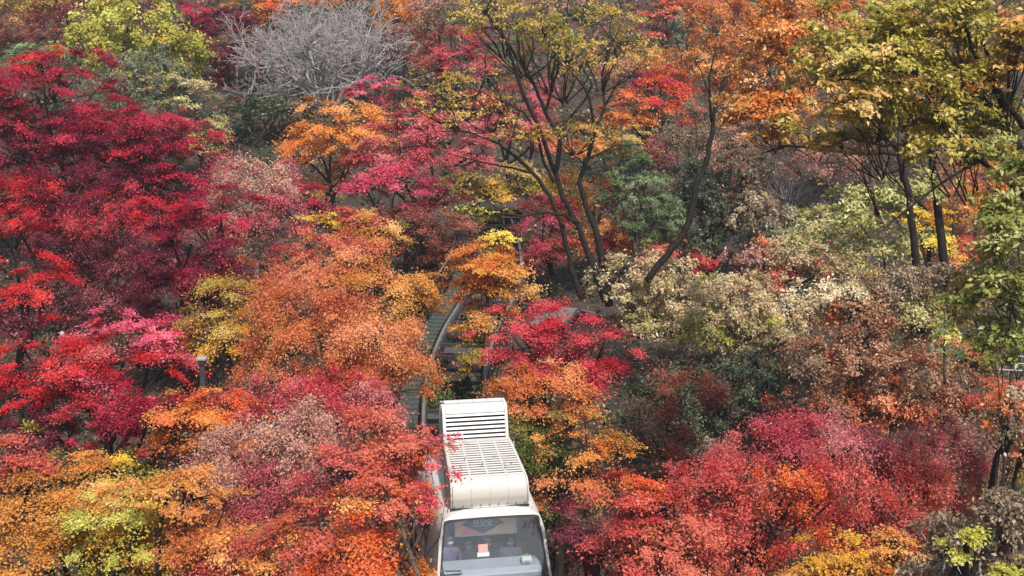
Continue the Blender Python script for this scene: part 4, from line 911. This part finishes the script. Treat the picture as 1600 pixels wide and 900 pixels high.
# --- right of the track
tree('maple_tree', 'upright orange maple standing against the right side of the track', 'maple tree',
     [(762, 405, 46, 34, 'orange'), (752, 450, 38, 36, 'orange'), (790, 440, 36, 30, 'amberorange'), (744, 505, 28, 38, 'amberorange'), (742, 555, 22, 34, 'oliveamber'), (775, 480, 34, 34, 'amberorange'), (762, 430, 34, 30, 'orange', -0.5), (780, 375, 30, 16, 'gold', 0, 0.7)], 'maple', d=36.0, base=(745,), group=G_MAPLE, dens=1.3, r0=0.05)
tree('maple_tree', 'domed hot red maple right of the orange one by the track', 'maple tree',
     [(815, 510, 62, 34, 'hotred'), (880, 515, 76, 40, 'hotred'), (945, 540, 48, 36, 'hotred'), (800, 548, 50, 26, 'hotred'), (940, 592, 46, 38, 'red'), (880, 570, 60, 34, 'hotred')], 'maple', d=33.5, group=G_MAPLE)
tree('maple_tree', 'russet and amber maple with green lower boughs right of the car', 'maple tree',
     [(850, 600, 70, 36, 'russet'), (880, 675, 70, 42, 'amberorange'), (905, 735, 75, 40, 'russet'), (830, 700, 46, 48, 'green'), (850, 650, 50, 40, 'olive'), (870, 760, 60, 50, 'green', 0.4), (940, 690, 40, 36, 'orange'), (815, 620, 40, 40, 'russet')], 'maple', d=30.0, group=G_MAPLE)
tree('maple_tree', 'dark maroon maple beside the car front', 'maple tree', [(905, 830, 34, 45, 'maroon'), (920, 885, 40, 40, 'maroon')], 'maple', d=24.5, group=G_MAPLE)  # every lobe uses the dark maroon leaf palette
tree('shrub', 'pale cream leaved shrub thicket at the foot of the tall tree', 'shrub',
     [(1000, 430, 70, 32, 'cream'), (1060, 470, 80, 34, 'cream'), (970, 465, 46, 26, 'cream'), (1050, 530, 60, 40, 'cream'), (1020, 500, 50, 26, 'creamolive')], 'shrub', hc=2.0, group=G_SHRUB, bark=M_BARKB, twigs=14, dens=.9)
tree('shrub', 'olive cream shrub beside the pale cream thicket', 'shrub',
     [(1140, 470, 70, 36, 'cream'), (1150, 520, 76, 36, 'creamolive'), (1200, 500, 60, 36, 'cream'), (1180, 560, 66, 40, 'taupe'), (1100, 520, 40, 30, 'yellowgreen', -0.3, 0.6)], 'shrub', hc=2.4, group=G_SHRUB, bark=M_BARKB, twigs=14, dens=.9)
tree('shrub', 'dark evergreen shrub in the hollow right of the hot red maple', 'shrub',
     [(1150, 600, 80, 45, 'evergreen'), (1060, 650, 70, 50, 'evergreen'), (1170, 650, 70, 34, 'evergreen'), (1110, 690, 60, 30, 'greygreen'), (1030, 620, 50, 50, 'evergreen')], 'shrub', hc=2.0, group=G_SHRUB)
tree('shrub', 'brownish maroon shrub in the hollow below the cream thicket', 'shrub',
     [(1080, 610, 50, 36, 'maroonbrown'), (1040, 680, 46, 40, 'maroonbrown'), (1000, 660, 36, 40, 'taupedark'), (1060, 720, 40, 26, 'maroonbrown')], 'fine', hc=2.8, group=G_SHRUB)
tree('beech_tree', 'large copper brown dry-leaved tree on the right', 'tree',
     [(1330, 560, 80, 55, 'drybrown'), (1420, 590, 80, 50, 'drybrown'), (1300, 620, 70, 45, 'drybrown'), (1390, 640, 90, 45, 'copper'), (1450, 640, 60, 40, 'drybrown'), (1340, 500, 50, 30, 'drybrown'), (1270, 570, 40, 40, 'taupe')], 'shrub', hc=3.4, bark=M_BARKB, twigs=14)
tree('maple_tree', 'dusky rose maple in front of the copper brown tree', 'maple tree',
     [(1180, 700, 80, 36, 'rose'), (1260, 680, 70, 34, 'rose'), (1100, 730, 46, 30, 'rose'), (1310, 700, 60, 34, 'duskrose')], 'fine', hc=4.0, group=G_MAPLE)
tree('maple_tree', 'vivid coral red maple at the bottom right of the car', 'maple tree',
     [(970, 800, 60, 46, 'warmred'), (1040, 800, 70, 45, 'coral'), (960, 870, 55, 45, 'warmred'), (1050, 870, 80, 45, 'coral'), (1010, 770, 40, 26, 'redorange')], 'maple', d=22.8, group=G_MAPLE)
tree('maple_tree', 'rose pink maple with an orange heart at lower right', 'maple tree',
     [(1140, 760, 70, 40, 'warmred'), (1230, 760, 55, 32, 'redorange', -0.5), (1180, 820, 90, 46, 'warmred'), (1150, 880, 80, 40, 'coral'), (1100, 830, 50, 40, 'warmred'), (1290, 750, 50, 36, 'warmred')], 'fine', d=24.0, group=G_MAPLE)
tree('maple_tree', 'dusty red maple left of the tan thicket at lower right', 'maple tree',
     [(1360, 760, 80, 46, 'warmred'), (1300, 820, 80, 40, 'warmred'), (1420, 770, 60, 46, 'coral'), (1340, 700, 70, 30, 'duskrose'), (1390, 830, 50, 36, 'warmred')], 'fine', d=25.0, group=G_MAPLE)
tree('maple_tree', 'amber orange maple at the bottom edge right of the rose ones', 'maple tree',
     [(1320, 870, 65, 36, 'amber'), (1390, 860, 50, 32, 'amberorange'), (1270, 895, 60, 26, 'amberorange'), (1400, 900, 60, 26, 'redorange')], 'maple', d=22.3, group=G_MAPLE)
tree('tree', 'muted pink brown tree at the right above the tan thicket', 'tree',
     [(1480, 720, 60, 36, 'duskrose'), (1540, 700, 50, 40, 'dustypink'), (1460, 680, 50, 26, 'dustymaroon'), (1590, 660, 40, 46, 'russet'), (1500, 770, 46, 30, 'coral'), (1570, 750, 40, 40, 'olive')], 'fine', hc=3.6, bark=M_BARKB)
tree('maple_tree', 'small bright coral maple below the railing at the right edge', 'maple tree', [(1550, 615, 36, 24, 'coral'), (1545, 648, 34, 26, 'redorange'), (1592, 612, 26, 18, 'coral'), (1590, 650, 34, 26, 'russet', 0.2)], 'maple', hc=2.8, group=G_MAPLE)
tree('shrub', 'tan withered thicket in the bottom right corner', 'shrub',
     [(1530, 830, 80, 50, 'taupe'), (1580, 790, 50, 40, 'taupe'), (1480, 870, 60, 40, 'taupe'), (1570, 880, 70, 40, 'taupedark')], 'shrub', d=20.5, group=G_SHRUB, bark=M_BARKG, twigs=30, dens=.85)
tree('shrub', 'lime yellow shrub poking through the tan thicket', 'shrub', [(1508, 840, 34, 16, 'yellowgreen'), (1500, 868, 26, 14, 'yellowgreen'), (1590, 888, 34, 18, 'yellowgreen')], 'maple', d=19.6, group=G_SHRUB)
# --- right: oaks
tree('oak_tree', 'big olive green oak reaching in from the right edge', 'oak tree',
     [(1330, 40, 90, 42, 'oakolive'), (1430, 30, 80, 46, 'oakolive'), (1300, 100, 76, 40, 'oakolive'), (1400, 110, 90, 40, 'oakolive', 0.6), (1540, 40, 70, 44, 'oakolive'), (1320, 185, 90, 32, 'oakolive'), (1420, 190, 76, 36, 'oakamber'), (1500, 180, 70, 44, 'oakolive'), (1560, 110, 60, 34, 'oakorange', -0.6), (1590, 40, 40, 30, 'oakorange', -0.6), (1310, 228, 50, 18, 'oakamber'), (1480, 100, 60, 40, 'oakamber', 0.8), (1570, 190, 46, 36, 'oakgreen'), (1540, 235, 60, 30, 'oakgreen', -0.6), (1470, 235, 60, 22, 'oakolive', -0.7), (1590, 90, 46, 50, 'oakamber', -0.8), (1360, 80, 90, 50, 'oakolive', -0.8), (1450, 150, 80, 40, 'oakolive', -0.8), (1350, 150, 80, 34, 'oakamber', -0.9), (1480, 20, 60, 40, 'oakolive', -0.7)],
     'oak', dens=0.95, d=27.0, base=(1640,), twigs=7, r0=0.10,
     stems=[[(1680, 520, 13.64), (1650, 380, 11.78), (1612, 280, 8.68), (1585, 215, 6.2), (1560, 150, 4.34), (1545, 90, 3.1), (1520, 20, 1.86)],
            [(1612, 285, 6.2), (1560, 235, 4.96), (1500, 215, 3.72, -0.5), (1430, 222, 2.79, -0.6), (1380, 228, 2.23, -0.7), (1330, 215, 1.86, -0.8), (1270, 240, 0.93, -0.85)],
            [(1585, 215, 6.2), (1500, 105, 2.73, -0.65), (1430, 112, 2.23, -0.75), (1345, 108, 1.86, -0.85), (1290, 122, 1.61, -0.95), (1250, 140, 0.74, -1.0)],
            [(1430, 130, 2.48, -0.7), (1380, 128, 2.11, -0.8), (1320, 124, 1.86, -0.85), (1280, 130, 1.24, -0.9), (1245, 138, 0.74, -0.95)],
            [(1560, 150, 3.72), (1520, 80, 2.85, -0.6), (1508, 40, 2.48, -0.7), (1515, -10, 1.86, -0.75)],
            [(1630, 330, 5.58), (1530, 250, 3.72, -0.75), (1480, 280, 2.48, -0.85), (1420, 325, 1.61, -0.95), (1378, 360, 0.87, -1.0)],
            [(1600, 200, 4.96, -0.6), (1572, 160, 3.72, -0.7), (1550, 120, 2.48, -0.8)]])
tree('oak_tree', 'pale green oak bough hanging at the right edge in front', 'oak tree',
     [(1570, 330, 50, 46, 'oakgreen'), (1560, 410, 60, 44, 'oakgreen'), (1540, 480, 52, 40, 'oakgreen'), (1580, 500, 44, 40, 'oakgreen'), (1590, 280, 40, 30, 'oakgreen'), (1545, 530, 40, 20, 'oakgreen'), (1530, 450, 40, 24, 'oakamber', 0.2, 0.8), (1585, 380, 50, 40, 'oakgreen', -0.5), (1570, 450, 50, 40, 'oakgreen', -0.5), (1590, 540, 40, 24, 'oakgreen', -0.3)], 'oak', dens=1.25, d=23.0, base=(1700,), twigs=4, r0=0.04,
     stems=[[(1720, 560, 12), (1670, 420, 9), (1600, 370, 5), (1560, 400, 3), (1535, 460, 1.4)], [(1670, 420, 6), (1610, 460, 4), (1560, 480, 2)], [(1670, 420, 6), (1620, 320, 4), (1580, 290, 2)]])
tree('oak_tree', 'orange leaved oak left of the big olive green one', 'oak tree',
     [(1230, 40, 55, 36, 'orange'), (1190, 120, 46, 40, 'oakorange'), (1215, 165, 60, 36, 'orange'), (1180, 190, 44, 26, 'oakorange'), (1255, 90, 40, 40, 'oakorange'), (1260, 200, 40, 26, 'oakamber'), (1250, 10, 50, 26, 'orange'), (1165, 160, 30, 36, 'oakorange'), (1200, 80, 40, 40, 'oakorange'), (1225, 215, 40, 20, 'oakorange')], 'oak', d=36.0, base=(1420,), twigs=7, r0=0.06,
     stems=[[(1440, 520, 7), (1430, 400, 6), (1420, 300, 5.5), (1405, 240, 4.6), (1380, 200, 5), (1330, 90, 3), (1270, 40, 1.6)],
            [(1405, 240, 5), (1330, 238, 4), (1280, 232, 3), (1230, 228, 2), (1190, 240, 1)], [(1290, 240, 2.4), (1260, 212, 2), (1225, 205, 1)], [(1330, 120, 2.4), (1290, 60, 2), (1240, 45, 1)]])
tree('oak_tree', 'slender dark oak trunk with sparse olive leaves behind the oaks', 'oak tree',
     [(1420, 300, 60, 26, 'oakgreen', -0.4), (1350, 330, 60, 36, 'oakgreen', -0.4), (1300, 360, 50, 30, 'creamolive'), (1370, 390, 60, 30, 'creamolive')], 'oak', d=37.0, base=(1475,), twigs=5, r0=0.06, dens=0.8,
     stems=[[(1488, 500, 7.6), (1476, 415, 7), (1468, 350, 6.6), (1462, 280, 6), (1450, 230, 5), (1445, 150, 3.5)],
            [(1376, 540, 3), (1374, 490, 2.6), (1380, 440, 2.2), (1384, 380, 1.4)]])
tree('maple_tree', 'golden yellow maple glimpsed between the dark oak trunks', 'maple tree', [(1450, 390, 34, 26, 'yellow'), (1460, 350, 36, 20, 'gold'), (1430, 340, 30, 16, 'yellow'), (1490, 400, 26, 20, 'orange')], 'maple', d=44, group=G_MAPLE)
tree('maple_tree', 'salmon pink tree behind the dark oak trunks', 'maple tree', [(1530, 300, 50, 36, 'salmon'), (1490, 330, 40, 34, 'salmon'), (1510, 390, 40, 30, 'coral'), (1560, 250, 40, 26, 'salmon')], 'fine', d=47, group=G_MAPLE, bark=M_BARKB)
tree('shrub', 'grey green and white-tipped shrub under the arching leafless one', 'shrub', [(1250, 350, 56, 26, 'graygreentan'), (1300, 345, 46, 22, 'creamolive'), (1210, 365, 46, 24, 'greygreen'), (1170, 330, 40, 30, 'taupe')], 'shrub', hc=2.2, group=G_SHRUB)
tree('shrub', 'cream and orange leaved shrub below the grey green one', 'shrub', [(1250, 395, 70, 22, 'cream'), (1240, 425, 56, 18, 'copper'), (1200, 435, 46, 18, 'coral'), (1310, 420, 46, 24, 'cream'), (1180, 400, 40, 18, 'dustypink')], 'shrub', hc=2.4, group=G_SHRUB, twigs=12)
tree('shrub', 'brown cream shrub band below the dark oak trunks', 'shrub', [(1300, 460, 70, 26, 'cream'), (1390, 450, 66, 26, 'taupe'), (1470, 440, 56, 22, 'taupe'), (1420, 490, 60, 20, 'creamolive'), (1340, 480, 50, 24, 'russet'), (1500, 480, 40, 24, 'oliveamber')], 'shrub', d=35.2, r0=0.05, group=G_SHRUB, twigs=12)
tree('shrub', 'olive brown shrub below the young pine at the right', 'shrub', [(1500, 560, 46, 26, 'oliveamber'), (1540, 580, 36, 20, 'taupe'), (1470, 560, 40, 24, 'copper')], 'shrub', hc=2.0, group=G_SHRUB)
tree('pine_sapling', 'young pine with a tall pale leading shoot at the right', 'pine sapling', [(1475, 520, 22, 14, 'yellowgreen'), (1478, 545, 26, 12, 'pine'), (1474, 498, 14, 10, 'pine')], 'pine', d=33.0, base=(1476,), bark=M_BARKB, twigs=3, r0=0.02, stems=[[(1476, 600, 2), (1476, 520, 1.6), (1476, 465, 1)]])
tree('tree', 'muted brown tree behind the oaks at the top right', 'tree', [(1340, 140, 110, 60, 'salmon'), (1450, 120, 90, 60, 'oakamber'), (1300, 60, 90, 50, 'russet'), (1290, 260, 60, 30, 'dustypink'), (1450, 250, 60, 36, 'taupe')], 'fine', d=58, bark=M_BARKB)
# --- far rows closing the top of the picture
for i, (px, pal, lab) in enumerate([(-10, 'maroonbrown', 'hazy maroon tree on the skyline at the far left'), (90, 'taupe', 'hazy grey brown tree on the skyline above the crimson maple'), (260, 'maroon', 'hazy wine red tree on the skyline right of the yellow green one'), (330, 'rose', 'hazy rose tree on the skyline near the dark crimson maple'),
        (470, 'russet', 'hazy russet tree on the skyline above the bare grey one'), (570, 'dustypink', 'hazy pinkish tree on the skyline above the bare grey crown'), (660, 'maroonbrown', 'hazy brown tree on the skyline left of the tall tree'), (760, 'taupe', 'hazy grey tree on the skyline behind the tall tree crown'),
        (860, 'dustypink', 'hazy mauve tree on the skyline behind the tall tree top'), (960, 'taupe', 'hazy grey brown tree on the skyline right of the tall tree'), (1090, 'copper', 'hazy copper tree on the skyline near the grey green pine'), (1190, 'salmon', 'hazy salmon tree on the skyline above the orange oak'),
        (1320, 'russet', 'hazy russet tree on the skyline behind the oak crown'), (1450, 'taupe', 'hazy brown tree on the skyline behind the oak limbs'), (1570, 'salmon', 'hazy salmon tree on the skyline at the far right')]):
    tree('tree', lab, 'tree', [(px, 14, 46, 30, pal), (px + 40, 28, 40, 24, pal), (px - 25, 35, 36, 22, pal)], 'fine', d=104 + 4 * (i % 4), group=G_FAR, dens=0.9, bark=M_BARKG)
# --- foreground twigs at the left edge
bare_tree('bare_sapling', 'pale bare branch reaching in at the left edge over red leaves', 'sapling', (-30, 690), 90, 90, d=24.5, nst=2, lev=3, r=0.03, rmin=0.008, bark=M_BARKP, spread=0.4, up=-0.05)
bare_tree('bare_sapling', 'grey leafless twigs among the coral maple leaves at the bottom', 'sapling', (470, 960), 170, 60, d=22.0, nst=3, lev=3, r=0.022, rmin=0.006, bark=M_BARKP, spread=0.35)
# --- dark low growth on the bank in the upper left and in the hollows
tree('shrub', 'dark grey green thicket on the bank below the pale-stemmed crimson maple', 'shrub', [(380, 190, 50, 26, 'evergreen'), (430, 205, 46, 26, 'taupedark'), (400, 225, 50, 18, 'evergreen'), (450, 180, 40, 22, 'taupedark')], 'shrub', hc=1.0, group=G_SHRUB)
tree('shrub', 'dark olive thicket on the bank left of the glowing orange maple', 'shrub', [(345, 205, 34, 20, 'evergreen'), (420, 165, 40, 16, 'deepgreen'), (480, 175, 40, 16, 'taupedark'), (370, 245, 36, 16, 'taupedark')], 'shrub', hc=1.0, group=G_SHRUB)
tree('shrub', 'low green bush under the track behind the car', 'shrub', [(700, 605, 36, 22, 'green'), (730, 610, 26, 18, 'deepgreen'), (690, 625, 26, 14, 'green')], 'shrub', d=36.5, group=G_SHRUB)

tree('shrub', 'rusty low shrub under the steel railing at the right edge', 'shrub', [(1585, 628, 36, 26, 'russet'), (1570, 665, 36, 30, 'taupe'), (1600, 690, 40, 40, 'copper')], 'shrub', d=27.6, group=G_SHRUB)

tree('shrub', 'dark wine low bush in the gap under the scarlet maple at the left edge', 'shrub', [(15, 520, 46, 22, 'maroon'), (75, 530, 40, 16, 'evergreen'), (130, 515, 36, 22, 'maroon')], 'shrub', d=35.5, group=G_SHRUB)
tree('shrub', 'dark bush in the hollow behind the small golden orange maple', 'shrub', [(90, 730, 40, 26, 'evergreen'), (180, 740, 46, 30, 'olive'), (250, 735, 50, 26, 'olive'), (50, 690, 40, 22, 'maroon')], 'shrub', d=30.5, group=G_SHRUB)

# ------------------------------------------------------------------ autumn haze over the slope
def haze():
    mb = MB().box((0, 240, 24), (1400, 560, 100)); m = bpy.data.materials.new('thin_haze'); m.use_nodes = True; n = m.node_tree.nodes; n.remove(n['Principled BSDF'])
    v = n.new('ShaderNodeVolumePrincipled'); v.inputs['Color'].default_value = (0.86, 0.88, 0.92, 1); v.inputs['Density'].default_value = 0.0006; v.inputs['Anisotropy'].default_value = 0.2
    m.node_tree.links.new(v.outputs[0], n['Material Output'].inputs['Volume'])
    o = mb.build('haze', m); tag(o, 'thin pale autumn haze lying over the whole slope', 'haze', kind='stuff')
haze()
print('LEAVES', NLEAF)
